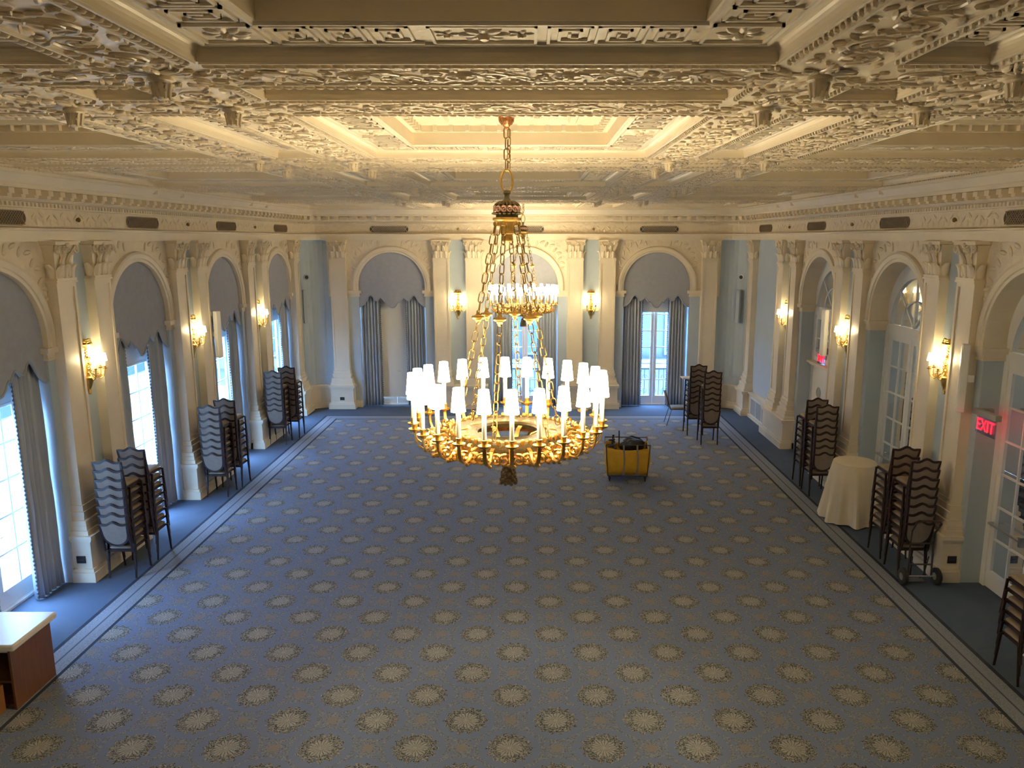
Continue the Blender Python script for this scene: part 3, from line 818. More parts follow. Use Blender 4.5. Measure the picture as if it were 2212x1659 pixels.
# curtains and valances
def curtain(T, s0, s1, dc, inner, label, folds=6):
    r = empty('curtain')
    m = MB(T); nu = folds * 10; nv = 9; g = []
    ph = random.random() * 6
    for i in range(nu + 1):
        t = i / nu
        for j in range(nv):
            z = .02 + 3.42 * j / (nv - 1)
            k = .034 * math.sin(2 * PI * folds * t + ph) + .012 * math.sin(2 * PI * folds * 2.3 * t + 1.3 + ph * 2) + .006 * math.sin(5 * z + 9 * t)
            sp = s0 + (s1 - s0) * t
            sp += (t - .5) * .03 * (1 - z / 3.4)
            g.append((sp, dc + k * (1.0 + .3 * (1 - z / 3.4)), z))
    m.add(g, grid_faces(nu + 1, nv)); cl = m.build('drape', M['drape'], r, True)
    sol = cl.modifiers.new('thickness', 'SOLIDIFY'); sol.thickness = .006
    e = s1 if inner > 0 else s0
    f = MB(T)
    for k in range(56): f.ell((e + inner * (.016 + .004 * (k % 2)), dc + .01, .06 + k * .06), (.018, .014, .02), E64)
    f.tube([(e + inner * .012, dc + .01, .04), (e + inner * .012, dc + .01, 3.4)], .006, 5, up=(1, 0, 0))
    f.build('bobble_fringe', M['trimcloth'], r, True)
    tag(r, label, 'curtain', 'drawn back window curtains')
    return r
HEM = [(0, 2.985), (.06, 3.0), (.11, 3.05), (.15, 3.12), (.19, 3.155), (.225, 3.135), (.255, 3.19), (.285, 3.225), (.32, 3.265), (.355, 3.27), (.39, 3.235), (.43, 3.195), (.48, 3.185), (.53, 3.22), (.57, 3.29), (.61, 3.335), (.65, 3.345), (.69, 3.31), (.73, 3.23), (.78, 3.15), (.84, 3.08), (.91, 3.03), (.975, 3.01)]
def valance(T, c, dv, label):
    r = empty('valance')
    hem = [(c - x, z) for x, z in HEM[::-1]] + [(c + x, z) for x, z in HEM[1:]]
    poly = hem + [(c + .975, Z_ARC)] + [(c + .975 * math.cos(PI * i / 24), Z_ARC + .975 * math.sin(PI * i / 24)) for i in range(1, 24)] + [(c - .975, Z_ARC)]
    m = MB(T); m.prism(poly, dv - .02, dv, lambda a, b, d: (a, d, b)); m.build('panel', M['valance'], r)
    t = MB(T); t.tube([(a, dv + .004, b + .018) for a, b in hem], .014, 6, up=(0, 1, 0)); t.tube([(a, dv - .004, b) for a, b in hem], .013, 6, up=(0, 1, 0)); t.build('hem_braid', M['curtain'], r, True)
    tag(r, label, 'valance', 'scalloped arch valances')
    return r
LN = {0: 'left wall window by the far corner', 1: 'left wall window third from the camera', 2: 'left wall window second from the camera', 3: 'left wall window nearest the camera'}
BN = ['back wall window with the lowered cream blind', 'middle back wall window behind the chandeliers', 'back wall window beside the single chair']
for i in range(4):
    c = SIDE_WIN[i]
    valance(T_left, c, -.04, 'scalloped grey valance in the arch of the ' + LN[i])
    curtain(T_left, c - .93, c - .40, -.15, 1, 'near drape of the ' + LN[i])
    curtain(T_left, c + .40, c + .93, -.15, -1, 'far drape of the ' + LN[i])
for i, c in enumerate(BACK_WIN):
    valance(T_back, c, -.04, 'scalloped grey valance in the arch of the ' + BN[i])
    curtain(T_back, c - .95, c - .40, -.15, 1, 'left-hand drape of the ' + BN[i])
    curtain(T_back, c + .40, c + .93, -.15, -1, 'right-hand drape of the ' + BN[i])

# ------------------------------------------------------------------ inner doors in the right wall, and the hall behind
def fan(fr, gl, c, dp):
    R = R_ARC; r1 = R - .12
    for k in range(24):
        a0, a1 = PI * k / 24, PI * (k + 1) / 24
        q = [(c + rr * math.cos(a), Z_ARC - .17 + rr * math.sin(a)) for a in (a0, a1) for rr in (r1, R + .2)]
        q = [(q[0]), (q[1]), (q[3]), (q[2])]
        fr.prism(q, dp - .06, dp + .01, lambda a, b, d: (a, d, b))
    zb = Z_ARC - .17
    for a in (PI / 4, PI / 2, 3 * PI / 4): fr.tube([(c, dp - .02, zb), (c + r1 * math.cos(a), dp - .02, zb + r1 * math.sin(a))], 0, flat=(.03, .035), up=(0, 1, 0))
    fr.tube([(c + .46 * math.cos(PI * k / 14), dp - .02, zb + .46 * math.sin(PI * k / 14)) for k in range(15)], 0, flat=(.03, .03), up=(0, 1, 0))
    gl.prism([(c + r1 * math.cos(PI * k / 20), zb + r1 * math.sin(PI * k / 20)) for k in range(21)], dp - .034, dp - .03, lambda a, b, d: (a, d, b))
def inner_door(n, c, half=False):
    T = T_right; dp = -.31; R = R_ARC
    r = struct(empty(f'door_{n}'))
    fr, gl = MB(T), MB(T)
    fan(fr, gl, c, dp)
    for sg in (-1, 1): fr.box(min(c + sg * R, c + sg * (R - .10)), max(c + sg * R, c + sg * (R - .10)), dp - .08, dp + .02, 0, 3.46)
    fr.box(c - R + .10, c + R - .10, dp - .078, dp + .018, 3.27, 3.455)
    fr.build('frame', M['white'], r); gl.build('fanlight_glazing', M['doorglass'], r)
    for a, b, sg in ((c - R + .10, c - .004, 1), (c + .004, c + R - .10, -1)):
        f2, g2 = MB(T), MB(T)
        if not half:
            leaf(f2, g2, a, b, dp, .01, 3.27, 6, bot=.26)
        else:
            f2.box(a, b, dp - .05, dp, .01, 2.14); leaf(f2, g2, a, b, dp, 2.2, 3.27, 2, bot=.10)
        lf = f2.build('door_leaf', M['white'], r); g2.build('leaf_glazing', M['doorglass'], lf)
        if half:
            p = MB(T); p.lathe([(.13, 0), (.13, .012), (.105, .02), (.105, .012), (0, .012)], n=24, M=Matrix.Translation(((a + b) / 2, dp, 1.50)) @ Matrix.Rotation(-PI / 2, 4, 'X')); p.build('porthole', M['greygrille'], lf, True)
            k = MB(T); k.box(c + sg * -.02 - .07 * (sg > 0), c + sg * -.02 + .07 * (sg < 0), dp, dp + .012, 1.22, 1.42); k.build('push_plate', M['darkmetal'], lf)
    if half:
        s = MB(T); s.box(c - R + .02, c + R - .02, dp - .02, dp + .14, 2.145, 2.19); s.box(c - R + .04, c + R - .04, dp, dp + .08, 2.10, 2.145); s.build('ledge', M['cream'], r)
    else:
        for sg in (-1, 1):
            h = MB(T); x0, x1 = c + sg * .10, c + sg * .80
            h.tube([(x0, dp + .02, 1.0), (x0, dp + .09, 1.0), (x1, dp + .09, 1.0), (x1, dp + .02, 1.0)], .018, 8); h.box(min(x0, x0 - sg * .05), max(x0, x0 - sg * .05), dp, dp + .11, .93, 1.07)
            h.build('push_bar', M['metal'], r, True)
            k = MB(T); k.ell((c + sg * .05, dp + .04, 1.17), (.02, .035, .12), E86); k.build('latch_housing', M['darkmetal'], r, True)
    return r
inner_door(1, SIDE_WIN[3]); inner_door(2, SIDE_WIN[2]); inner_door(3, SIDE_WIN[1], True)
hm = MB()
HX0, HX1, HY0, HY1, HZ = 6.92, 10.6, 6.5, 17.9, 5.0
hm.quad((HX1, HY0, 0), (HX1, HY1, 0), (HX1, HY1, HZ), (HX1, HY0, HZ)); hm.quad((HX0, HY0, 0), (HX1, HY0, 0), (HX1, HY0, HZ), (HX0, HY0, HZ))
hm.quad((HX0, HY1, 0), (HX1, HY1, 0), (HX1, HY1, HZ), (HX0, HY1, HZ))
struct(hm.build('wall_hall', M['hallwall']))
struct(MB().quad((HX0, HY0, HZ), (HX1, HY0, HZ), (HX1, HY1, HZ), (HX0, HY1, HZ)).build('ceiling_hall', M['hallwall']))
struct(MB().quad((HX0, HY0, -.002), (HX1, HY0, -.002), (HX1, HY1, -.002), (HX0, HY1, -.002)).build('floor_hall', M['hallfloor']))
def point(name, loc, col, e, size=.1):
    d = bpy.data.lights.new(name, 'POINT'); d.energy = e; d.color = col; d.shadow_soft_size = size
    o = bpy.data.objects.new(name, d); COL.objects.link(o); o.location = loc; return o
point('hall_fill_light', (8.8, 10.6, 4.6), (1, .9, .75), 60, .2)  # unseen fill light added to brighten the hall, has no fixture

# ------------------------------------------------------------------ outdoors
struct(MB().box(-13.0, -6.98, -6, 26.5, -.25, -.06).build('terrace', M['terrace']))
g = struct(empty('facade_left'))
MB().box(-15, -13.0, -8, 34, -.25, 3.6).build('wall', M['pale'], g)
for k in range(9):
    m = MB(); m.box(-13.0, -12.94, -4 + k * 3.6, -2.6 + k * 3.6, .6, 2.9); m.build('window', M['facadeglass'], g)
struct(MB().box(-6.98, 8.0, 23.12, 24.3, -.25, -.04).build('balcony_slab', M['stone']))
g = struct(empty('facade_back'))
MB().box(-14, 16, 27.4, 33, -12, 3.7).build('wall', M['stone'], g)
for i in range(9):
    for j in range(3):
        x = -9.6 + i * 2.55; z = -6.2 + j * 3.6
        fr = MB().box(x - .72, x + .72, 27.33, 27.42, z - .1, z + 2.15).build('window', M['pale2'], g)
        q = MB(); 
        for e in (-1, 1):
            for t in (0, 1): q.box(x + e * .34 - .29, x + e * .34 + .29, 27.30, 27.36, z + .02 + t * 1.05, z + .98 + t * 1.05)
        q.build('pane', M['facadeglass'], fr)
for j in range(3): MB().box(-14, 16, 27.1, 27.4, -6.75 + j * 3.6, -6.45 + j * 3.6).build('string_course', M['pale2'], g)
for i, c in enumerate(BACK_WIN[1:]):
    r = empty('balcony_railing', (c, 23.75, 0))
    m = MB(); m.box(-1.2, 1.2, -.02, .02, .98, 1.02); m.box(-1.2, 1.2, -.015, .015, .08, .11)
    for k in range(17):
        x = -1.2 + k * .15; m.box(x - .008, x + .008, -.008, .008, -.05, .98)
    m.build('bars', M['iron'], r)
    m = MB()
    for k in range(8):
        x = -1.05 + k * .3
        for sg in (-1, 1): m.tube([(x + sg * (.10 - .07 * t / 14) * math.cos(t * .55), 0, .52 + sg * .20 + (.10 - .07 * t / 14) * math.sin(t * .55) * sg) for t in range(15)], .008, 4, up=(0, 1, 0))
    m.build('scrolls', M['iron'], r)
    tag(r, ['black scrolled iron railing outside the middle back window', 'black scrolled iron railing outside the window beside the single chair'][i], 'railing', 'balcony railings')
# daylight sampling portals in the window openings
def portal(T, c, dp, rot):
    d = bpy.data.lights.new('window_portal', 'AREA'); d.shape = 'RECTANGLE'; d.size = 1.86; d.size_y = 3.3; d.cycles.is_portal = True
    o = bpy.data.objects.new('window_portal', d); COL.objects.link(o); o.location = tuple(T(np.array([[c, dp, 1.72]]))[0]); o.rotation_euler = rot
for c in SIDE_WIN: portal(T_left, c, -.50, (PI / 2, 0, -PI / 2))
for c in BACK_WIN: portal(T_back, c, -.46, (PI / 2, 0, PI))

# ------------------------------------------------------------------ lamps
def link_path(L, W):
    h = (L - W) / 2; pts = []
    for k in range(7): a = PI * k / 6; pts.append((W / 2 * math.cos(a), 0, h + W / 2 * math.sin(a)))
    for k in range(7): a = PI + PI * k / 6; pts.append((W / 2 * math.cos(a), 0, -h + W / 2 * math.sin(a)))
    return pts
def chain(mb, A, B, L=.092, W=.044, r=.0052):
    A, B = Vector(A), Vector(B); d = B - A; n = max(2, round(d.length / (L - 2.4 * r))); q = d.to_track_quat('Z', 'Y')
    base = link_path(L, W)
    for k in range(n):
        p = A + d * ((k + .5) / n); R = q @ Matrix.Rotation(PI / 2 * (k % 2) + .4, 3, 'Z').to_quaternion()
        mb.tube([p + R @ Vector(v) for v in base], r, 5, closed=True, up=(.3, .2, .93))
def spiral(c, r0, a0, turns, ax, ay, n=16, shrink=.8):
    c, ax, ay = Vector(c), Vector(ax), Vector(ay)
    return [c + ax * (r0 * (1 - shrink * i / n) * math.cos(a0 + turns * 2 * PI * i / n)) + ay * (r0 * (1 - shrink * i / n) * math.sin(a0 + turns * 2 * PI * i / n)) for i in range(n + 1)]
def chandelier(label):
    r = empty('chandelier'); tag(r, label, 'chandelier', 'gilt ring chandeliers')
    m = MB(); m.lathe([(.0, 6.108), (.075, 6.108), (.078, 6.085), (.062, 6.075), (.066, 6.05), (.055, 6.005), (.035, 5.985), (.03, 5.975), (.022, 5.97), (.022, 5.955), (0, 5.95)], n=20)
    for k in range(12):
        a = 2 * PI * k / 12; m.tube([(.066 * math.cos(a), .066 * math.sin(a), 6.06), (.06 * math.cos(a), .06 * math.sin(a), 6.02), (.04 * math.cos(a), .04 * math.sin(a), 5.99)], .009, 5)
    m.build('ceiling_canopy', M['redgold'], r, True)
    m = MB(); chain(m, (0, 0, 5.965), (0, 0, 5.60), .10, .05, .006); m.build('suspension_chain', M['bronze'], r, True)
    m = MB(); chain(m, (.022, .01, 5.95), (.016, .012, 5.60), .08, .036, .004); m.build('safety_chain', M['bronze'], r, True)
    m = MB(); m.tube([(.052 * math.cos(2 * PI * k / 20), .012 * math.cos(2 * PI * k / 20), 5.505 + .10 * math.sin(2 * PI * k / 20)) for k in range(20)], .011, 8, closed=True, up=(.1, 1, 0)); m.build('link_ring', M['gold'], r, True)
    m = MB(); m.lathe([(0, 5.43), (.03, 5.425), (.034, 5.40), (.022, 5.385), (.022, 5.36), (.04, 5.335), (.05, 5.325), (.05, 5.315), (.09, 5.29), (.10, 5.25), (.10, 5.16), (.03, 5.15)], n=16); cr = m.build('crown', M['leafgreen'], r, True)
    m = MB()
    for k in range(14):
        a = 2 * PI * k / 14; c = Vector((.108 * math.cos(a), .108 * math.sin(a), 5.262)); rad = Vector((math.cos(a), math.sin(a), 0)); tan = Vector((-math.sin(a), math.cos(a), 0))
        m.tube([c + tan * (.021 * math.cos(t * PI / 4)) + Vector((0, 0, .024 * math.sin(t * PI / 4))) + rad * .008 for t in range(8)], .010, 5, closed=True, up=(.2, .1, 1))
        m.ell(c + rad * .012, (.009, .009, .009), E64)
    m.build('rosette_band', M['rose'], cr, True)
    m = MB()
    for k in range(18):
        a = 2 * PI * k / 18; m.ell((.112 * math.cos(a), .112 * math.sin(a), 5.222), (.03, .02, .012), E64, Matrix.Rotation(a, 3, 'Z').to_4x4())
        m.ell((.08 * math.cos(a + .2), .08 * math.sin(a + .2), 5.312), (.045, .018, .014), E64, (Matrix.Rotation(a + .2, 3, 'Z') @ Matrix.Rotation(.5, 3, 'Y')).to_4x4())
    m.build('leaf_band', M['disc'], cr, True)
    m = MB(); m.lathe([(.06, 5.19), (.128, 5.185), (.132, 5.165), (.12, 5.155), (.07, 5.15), (.066, 5.12), (.058, 5.075), (.062, 5.065), (.062, 5.045), (.05, 5.04), (.046, 4.99), (.05, 4.98), (.03, 4.972), (0, 4.975)], n=20); 
    for k in range(24): a = 2 * PI * k / 24; m.ell((.062 * math.cos(a), .062 * math.sin(a), 5.055), (.007, .007, .008), E64)
    for k in range(6): a = 2 * PI * k / 6 + .3; m.ell((.115 * math.cos(a), .115 * math.sin(a), 5.13), (.016, .016, .022), E64)
    m.build('bell_cup', M['gold'], cr, True)
    offs = .3
    for k in range(6):
        a = 2 * PI * k / 6 + offs; ca, sa = math.cos(a), math.sin(a)
        m = MB(); chain(m, (.112 * ca, .112 * sa, 5.12), (.275 * ca, .275 * sa, 4.345), .10, .046, .0055); ch = m.build('upper_chain', M['bronze'], r, True); m = MB(); chain(m, (.285 * ca, .285 * sa, 4.245), (.50 * ca, .50 * sa, 3.235), .10, .046, .0055)
        m.build('lower_chain', M['bronze'], r, True)
        m = MB(); m.lathe([(0, .065), (.014, .06), (.016, .035), (.024, .02), (.056, .012), (.06, 0), (.054, -.012), (.03, -.022), (.028, -.035), (.018, -.045), (.014, -.06), (0, -.065)], (.28 * ca, .28 * sa, 4.295), 14)
        m.build('knob', M['gold'], ch, True)
    # pierced ring
    m = MB(); m.lathe([(.29, 3.205), (.31, 3.225), (.34, 3.21), (.50, 3.205), (.535, 3.23), (.55, 3.21), (.55, 3.14), (.53, 3.13), (.53, 3.17), (.34, 3.175), (.30, 3.165), (.29, 3.205)], n=48); rg = m.build('ring', M['disc'], r, True)
    m = MB()
    for k in range(48):
        a = 2 * PI * k / 48; m.ell((.55 * math.cos(a), .55 * math.sin(a), 3.235), (.014, .022, .03), E64, Matrix.Rotation(a, 3, 'Z').to_4x4())
    for k in range(24):
        a = 2 * PI * (k + .5) / 24; m.ell((.42 * math.cos(a), .42 * math.sin(a), 3.208), (.055, .016, .012), E64, Matrix.Rotation(a + (.7 if k % 2 else -.7), 3, 'Z').to_4x4())
    m.build('ring_leaves', M['gold'], rg, True)
    m = MB(); m.lathe([(.50, 3.14), (.565, 3.135), (.57, 3.10), (.56, 3.085), (.50, 3.08), (.50, 3.14)], n=48)
    for k in range(24): a = 2 * PI * (k + .5) / 24; m.ell((.57 * math.cos(a), .57 * math.sin(a), 3.108), (.012, .02, .012), E64, Matrix.Rotation(a, 3, 'Z').to_4x4())
    m.build('lower_band', M['redgold'], r, True)
    for k in range(24):
        a = 2 * PI * (k + .25) / 24; R = Vector((math.cos(a), math.sin(a), 0)); U = Vector((0, 0, 1)); Tn = Vector((-math.sin(a), math.cos(a), 0))
        m = MB()
        pts = [R * x + U * z for x, z in ((.56, 3.15), (.60, 3.19), (.65, 3.18), (.70, 3.14), (.75, 3.10), (.81, 3.10), (.86, 3.14), (.885, 3.20), (.89, 3.265))]
        m.tube(pts, 0, flat=(.034, .012), up=tuple(Tn))
        m.tube(spiral(R * .64 + U * 3.13, .055, 1.2, 1.25, R, U), 0, flat=(.032, .010), up=tuple(Tn))
        m.tube(spiral(R * .80 + U * 3.165, .045, 2.2, 1.2, R, U), 0, flat=(.028, .009), up=tuple(Tn))
        if k % 2 == 0:
            m.tube(spiral(R * .62 + U * 3.09 , .045, 0.5, -1.2, R, U), 0, flat=(.045, .010), up=tuple(Tn))
            m.tube(spiral(R * .70 + U * 3.22, .05, 3.6, 1.1, R, U), 0, flat=(.03, .010), up=tuple(Tn))
        for sg in (-1, 1): m.tube(spiral(R * .74 + Tn * (sg * .062) + U * 3.13, .056, 1.9 if sg > 0 else 1.24, -1.3 * sg, Tn, U, 18, .85), 0, flat=(.05, .009), up=tuple(R))
        for sg in (-1, 1): m.tube(spiral(R * .62 + Tn * (sg * .05) + U * 3.08, .04, 1.9 if sg > 0 else 1.24, -1.2 * sg, Tn, U, 14, .85), 0, flat=(.045, .009), up=tuple(R))
        for q in range(3): m.ell(R * (.70 + .05 * q) + U * (3.07 + .01 * q) + Tn * (.02 * (q - 1)), (.022, .018, .018), E64)
        m.build('scroll_arm', M['gold'], r, True)
        m = MB(); m.lathe([(0, 3.262), (.018, 3.262), (.02, 3.275), (.052, 3.285), (.056, 3.30), (.048, 3.298), (.024, 3.30), (.026, 3.345), (.02, 3.35)], tuple(R * .89), 14); cup = m.build('candle_cup', M['gold'], r, True)
        m = MB(); m.lathe([(.0195, 3.30), (.0195, 3.60)], tuple(R * .89), 10); m.build('candle', M['candle'], cup, True)
        m = MB(); m.lathe([(.064, 3.575), (.060, 3.60), (.043, 3.775), (.041, 3.775), (.058, 3.60), (.062, 3.575), (.064, 3.575)], tuple(R * .89), 12); sh = m.build('shade', M['shade'], cup, True)
        m = MB(); m.ell(tuple(R * .89 + U * 3.725), (.014, .014, .02), E64); m.build('bulb', M['bulb'], cup, True)
        sh.data.polygons.foreach_set('use_smooth', [True] * len(sh.data.polygons))
    m = MB()
    for k in range(6):
        a = 2 * PI * k / 6 + .1; R = Vector((math.cos(a), math.sin(a), 0)); Tn = Vector((-math.sin(a), math.cos(a), 0))
        m.tube([R * x + Vector((0, 0, z)) for x, z in ((.31, 3.17), (.27, 3.19), (.22, 3.17), (.18, 3.10), (.13, 3.02), (.06, 2.975), (.02, 2.97))], 0, flat=(.045, .011), up=tuple(Tn))
        m.tube([R * x + Vector((0, 0, z)) for x, z in ((.55, 3.09), (.47, 3.03), (.36, 2.985), (.22, 2.975), (.10, 2.96), (.02, 2.955))], 0, flat=(.05, .011), up=tuple(Tn))
    m.lathe([(0, 2.995), (.05, 2.99), (.06, 2.965), (.03, 2.945), (.014, 2.93), (.014, 2.915), (0, 2.91)], n=14)
    m.build('lower_stays', M['gold'], r, True)
    m = MB(); m.lathe([(0, 2.93), (.012, 2.925), (.03, 2.895), (.052, 2.84), (.064, 2.76), (.064, 2.71), (.045, 2.685), (0, 2.68)], n=14)
    rn = random.Random(5)
    for j in range(6):
        z = 2.865 - j * .033; rr = .04 + .006 * j
        for k in range(8):
            a = 2 * PI * (k + .5 * (j % 2)) / 8; m.ell((rr * 1.06 * math.cos(a), rr * 1.06 * math.sin(a), z), (.018 + .006 * rn.random(), .017, .02), E86)
    m.build('fruit_pendant', M['cone'], r, True)
    return r
ch1 = chandelier('large gilt ring chandelier hanging nearest the camera, with lit white shades')
ch1.location = (0, 7.1, 0)
ch2 = copy_tree(tree(ch1)); ch2.location = (0, 20.6, 0); ch2.rotation_euler = (0, 0, .13)
ch2['label'] = 'gilt ring chandelier hanging far off before the back wall, behind the larger one'

def sconce(label):
    r = empty('wall_sconce'); tag(r, label, 'wall lamp', 'gilt four light wall sconces')
    m = MB(); m.lathe([(0, -.415), (.02, -.41), (.028, -.385), (.02, -.36), (.035, -.345), (.03, -.32), (.055, -.28), (.085, -.19), (.09, -.15), (.06, -.13), (.055, -.08), (.06, -.05), (.05, 0.0), (.055, .06), (.052, .14), (.035, .16), (.012, .18)], (0, .045, 0), 14, scale=(1, .75))
    m.box(-.05, .05, .0, .06, -.28, .15)
    for k in range(9):
        m.ell((.03 * math.sin(k * 2.2), .075, -.10 + k * .03), (.026, .018, .02), E64)
    m.build('backplate', M['gold'], r, True)
    m = MB(); m.tube([(0, .03, .16), (.012, .04, .22), (-.008, .035, .28), (0, .05, .32)], [.016, .014, .012, .02], 6)
    for k in range(6): m.ell((.018 * (-1) ** k, .045, .18 + k * .02), (.02, .014, .013), E64)
    m.build('stem', M['gold'], r, True)
    m = MB(); m.lathe([(.02, .30), (.05, .31), (.105, .335), (.125, .36), (.12, .368), (.0, .37)], (0, .06, 0), 16, scale=(1, .55))
    for k in range(22):
        a = PI * k / 10.5; m.ell((.095 * math.cos(a) * (1 - .4 * (k % 3) / 2), .06 + .045 * abs(math.sin(a)), .372 + .03 * (k % 3) * .9), (.024, .02, .02), E64)
    for k in range(5): m.ell((.07 * (k - 2) / 2, .06, .42 - .01 * abs(k - 2)), (.02, .018, .018), E64)
    m.build('flower_basket', M['gold'], r, True)
    for x, y in ((-.25, .11), (-.125, .235), (.125, .235), (.25, .11)):
        v = Vector((x, y, 0)); d = Vector((x, y - .04, 0)); L = d.length; d.normalize(); U = Vector((0, 0, 1)); o = Vector((0, .04, -.10))
        m = MB(); m.tube([o + d * (L * t) + U * z for t, z in ((0, 0), (.2, .02), (.35, -.005), (.5, -.05), (.68, -.075), (.85, -.055), (.96, -.01), (1, .06))], .009, 6, up=(d.y, -d.x, .1))
        m.tube(spiral(o + d * (L * .66) + U * -.035, .03, 0, 1.2, d, U), .006, 5, up=(d.y, -d.x, .1))
        m.build('arm', M['gold'], r, True)
        m = MB(); m.lathe([(0, -.045), (.012, -.04), (.034, -.035), (.038, -.025), (.018, -.024), (.02, .005), (.0, .006)], (x, y, 0), 12); cp = m.build('candle_cup', M['gold'], r, True)
        m = MB(); m.lathe([(.013, 0), (.013, .13)], (x, y, 0), 8); m.build('candle', M['candle'], cp, True)
        m = MB(); m.lathe([(.046, .09), (.042, .11), (.028, .205), (.026, .205), (.04, .11), (.044, .09), (.046, .09)], (x, y, 0), 10); m.build('shade', M['shade2'], cp, True)
    return r
ZS = 3.08
s0 = sconce('')
places = []
nm = ['third', 'second', 'nearest']
for i, c in enumerate(SIDE_PIER[:3]):
    places.append((T_left, c, -PI / 2, ['wall sconce on the left wall pier farthest from the camera', 'wall sconce on the middle left pier beside the white column speaker', 'wall sconce on the left wall pier nearest the camera'][i]))
for i, c in enumerate(SIDE_PIER[:3]):
    places.append((T_right, c, PI / 2, ['wall sconce on the right pier beside the blue panel and floor vents', 'wall sconce on the middle right pier between the two inner doors', 'wall sconce on the right wall pier nearest the camera, beside the exit sign'][i]))
places.append((T_back, BACK_PIER[0], PI, 'wall sconce on the back wall pier left of the chandeliers'))
places.append((T_back, BACK_PIER[1], PI, 'wall sconce on the back wall pier right of the chandeliers'))
places.append((T_left, SIDE_PIER[3], -PI / 2, 'wall sconce on the fourth left pier, this side of the nearest left window'))
places.append((T_right, SIDE_PIER[3], PI / 2, 'wall sconce on the fourth right pier, this side of the nearest glass door'))
st = tree(s0)
for i, (T, c, rz, lb) in enumerate(places):
    o = s0 if i == 0 else copy_tree(st)
    o.location = tuple(T(np.array([[c, 0.0, ZS]]))[0]); o.rotation_euler = (0, 0, rz); o['label'] = lb
# sconce seen through the fanlight, on the far wall of the hall
o = copy_tree(st); o.location = (8.86, HY1, 3.70); o.rotation_euler = (0, 0, PI); o['label'] = 'lit sconce in the hall, seen through the arched glass of the right doors'

# ------------------------------------------------------------------ stacking chairs
def rbox_rings(hw, y0, y1, z0, z1, r=.03, n=4):
    def ring(e, z):
        a, b, c, d = -hw + e, hw - e, y0 + e, y1 - e; rr = max(r - e * .3, .004); P = []
        for (cx, cyy, s) in ((b - rr, d - rr, 0), (a + rr, d - rr, PI / 2), (a + rr, c + rr, PI), (b - rr, c + rr, 1.5 * PI)):
            for k in range(n + 1): t = s + PI / 2 * k / n; P.append((cx + rr * math.cos(t), cyy + rr * math.sin(t), z))
        return P
    return [ring(.012, z0), ring(0, z0 + .012), ring(0, z1 - .022), ring(.012, z1 - .008), ring(.035, z1)]
TILT = math.tan(math.radians(12))
def backpt(x, z): return (x, -(z - .45) * TILT, z)
def back_outline(hw, zb, zt, rise, n=26):
    P = []
    for k in range(15):                          # rounded bottom, right to left
        a = -PI * k / 14; P.append((hw * math.cos(a), zb + .20 + .20 * math.sin(a)))
    for k in range(1, 5): P.append((-hw - .012 * k / 4, zb + .20 + (zt - zb - .20) * k / 4))
    for k in range(1, 12):                       # camel top
        t = k / 12; P.append((-(hw + .012) + 2 * (hw + .012) * t, zt - .012 * math.sin(PI * 2 * t) ** 2 + rise * math.exp(-((t - .5) / .19) ** 2)))
    for k in range(4, 0, -1): P.append((hw + .012 * k / 4, zb + .20 + (zt - zb - .20) * k / 4))
    return P
def stack_chair():
    r = empty('stacking_chair')
    m = MB(); m.loft(rbox_rings(.168, .02, .455, .462, .51, .05)); m.build('seat', M['seatfab'], r, True)
    m = MB()
    m.box(-.172, .172, .012, .03, .425, .465); m.box(-.172, .172, .44, .458, .425, .465)
    for s in (-1, 1): m.box(min(s * .155, s * .172), max(s * .155, s * .172), .012, .458, .425, .465); m.box(min(s * .17, s * .205), max(s * .17, s * .205), .078, .092, .432, .458); m.box(min(s * .17, s * .205), max(s * .17, s * .205), .412, .427, .432, .458); m.box(min(s * .16, s * .205), max(s * .16, s * .205), -.008, .014, .432, .46)
    m.build('seat_frame', M['mahogany'], r)
    for s in (-1, 1):
        m = MB(); m.loft([[(s * .2 + dx * h * 2.1, y + dy * h, z) for dx, dy in ((-1, -1), (1, -1), (1, 1), (-1, 1))] for y, z, h in ((.085, .458, .0072), (.0815, .43, .0072), (.025, 0, .0062))]); m.build('leg', M['mahogany'], r)
        m = MB(); m.loft([[(s * .2 + dx * h * 2.1, y + dy * h, z) for dx, dy in ((-1, -1), (1, -1), (1, 1), (-1, 1))] for y, z, h in ((.42, .458, .0072), (.4235, .43, .0072), (.48, 0, .0062))]); m.build('leg', M['mahogany'], r)
    m = MB()
    ol = back_outline(.19, .545, .885, .045)
    m.tube([backpt(x, z) for x, z in ol], 0, flat=(.020, .034), closed=True, up=(0, 1, 0))
    for s in (-1, 1): m.tube([backpt(s * .2, .445), backpt(s * .198, .60), backpt(s * .20, .76), backpt(s * .203, .885)], 0, flat=(.018, .020), up=(0, 1, 0))
    m.build('back_frame', M['mahogany'], r)
    il = back_outline(.18, .555, .872, .045)
    m = MB(); n = len(il); rings = []
    cxz = (0, .73)
    for off, sc_ in ((-.009, .97), (-.009, 1.0), (.007, 1.0), (.010, .9)):
        rings.append([(cxz[0] + (x - cxz[0]) * sc_, -(cxz[1] + (z - cxz[1]) * sc_ - .45) * TILT + off, cxz[1] + (z - cxz[1]) * sc_) for x, z in il])
    m.loft(rings); m.build('back_panel', M['chairfab'], r, True)
    return r
ORD = {1: 'bottom', 2: 'second from below', 3: 'third from below', 4: 'fourth from below', 5: 'fifth from below', 6: 'third from above', 7: 'second from above', 8: 'topmost'}
ORD6 = {1: 'bottom', 2: 'second from below', 3: 'third from below', 4: 'third from above', 5: 'second from above', 6: 'topmost'}
c0 = stack_chair(); ct = tree(c0); used = False
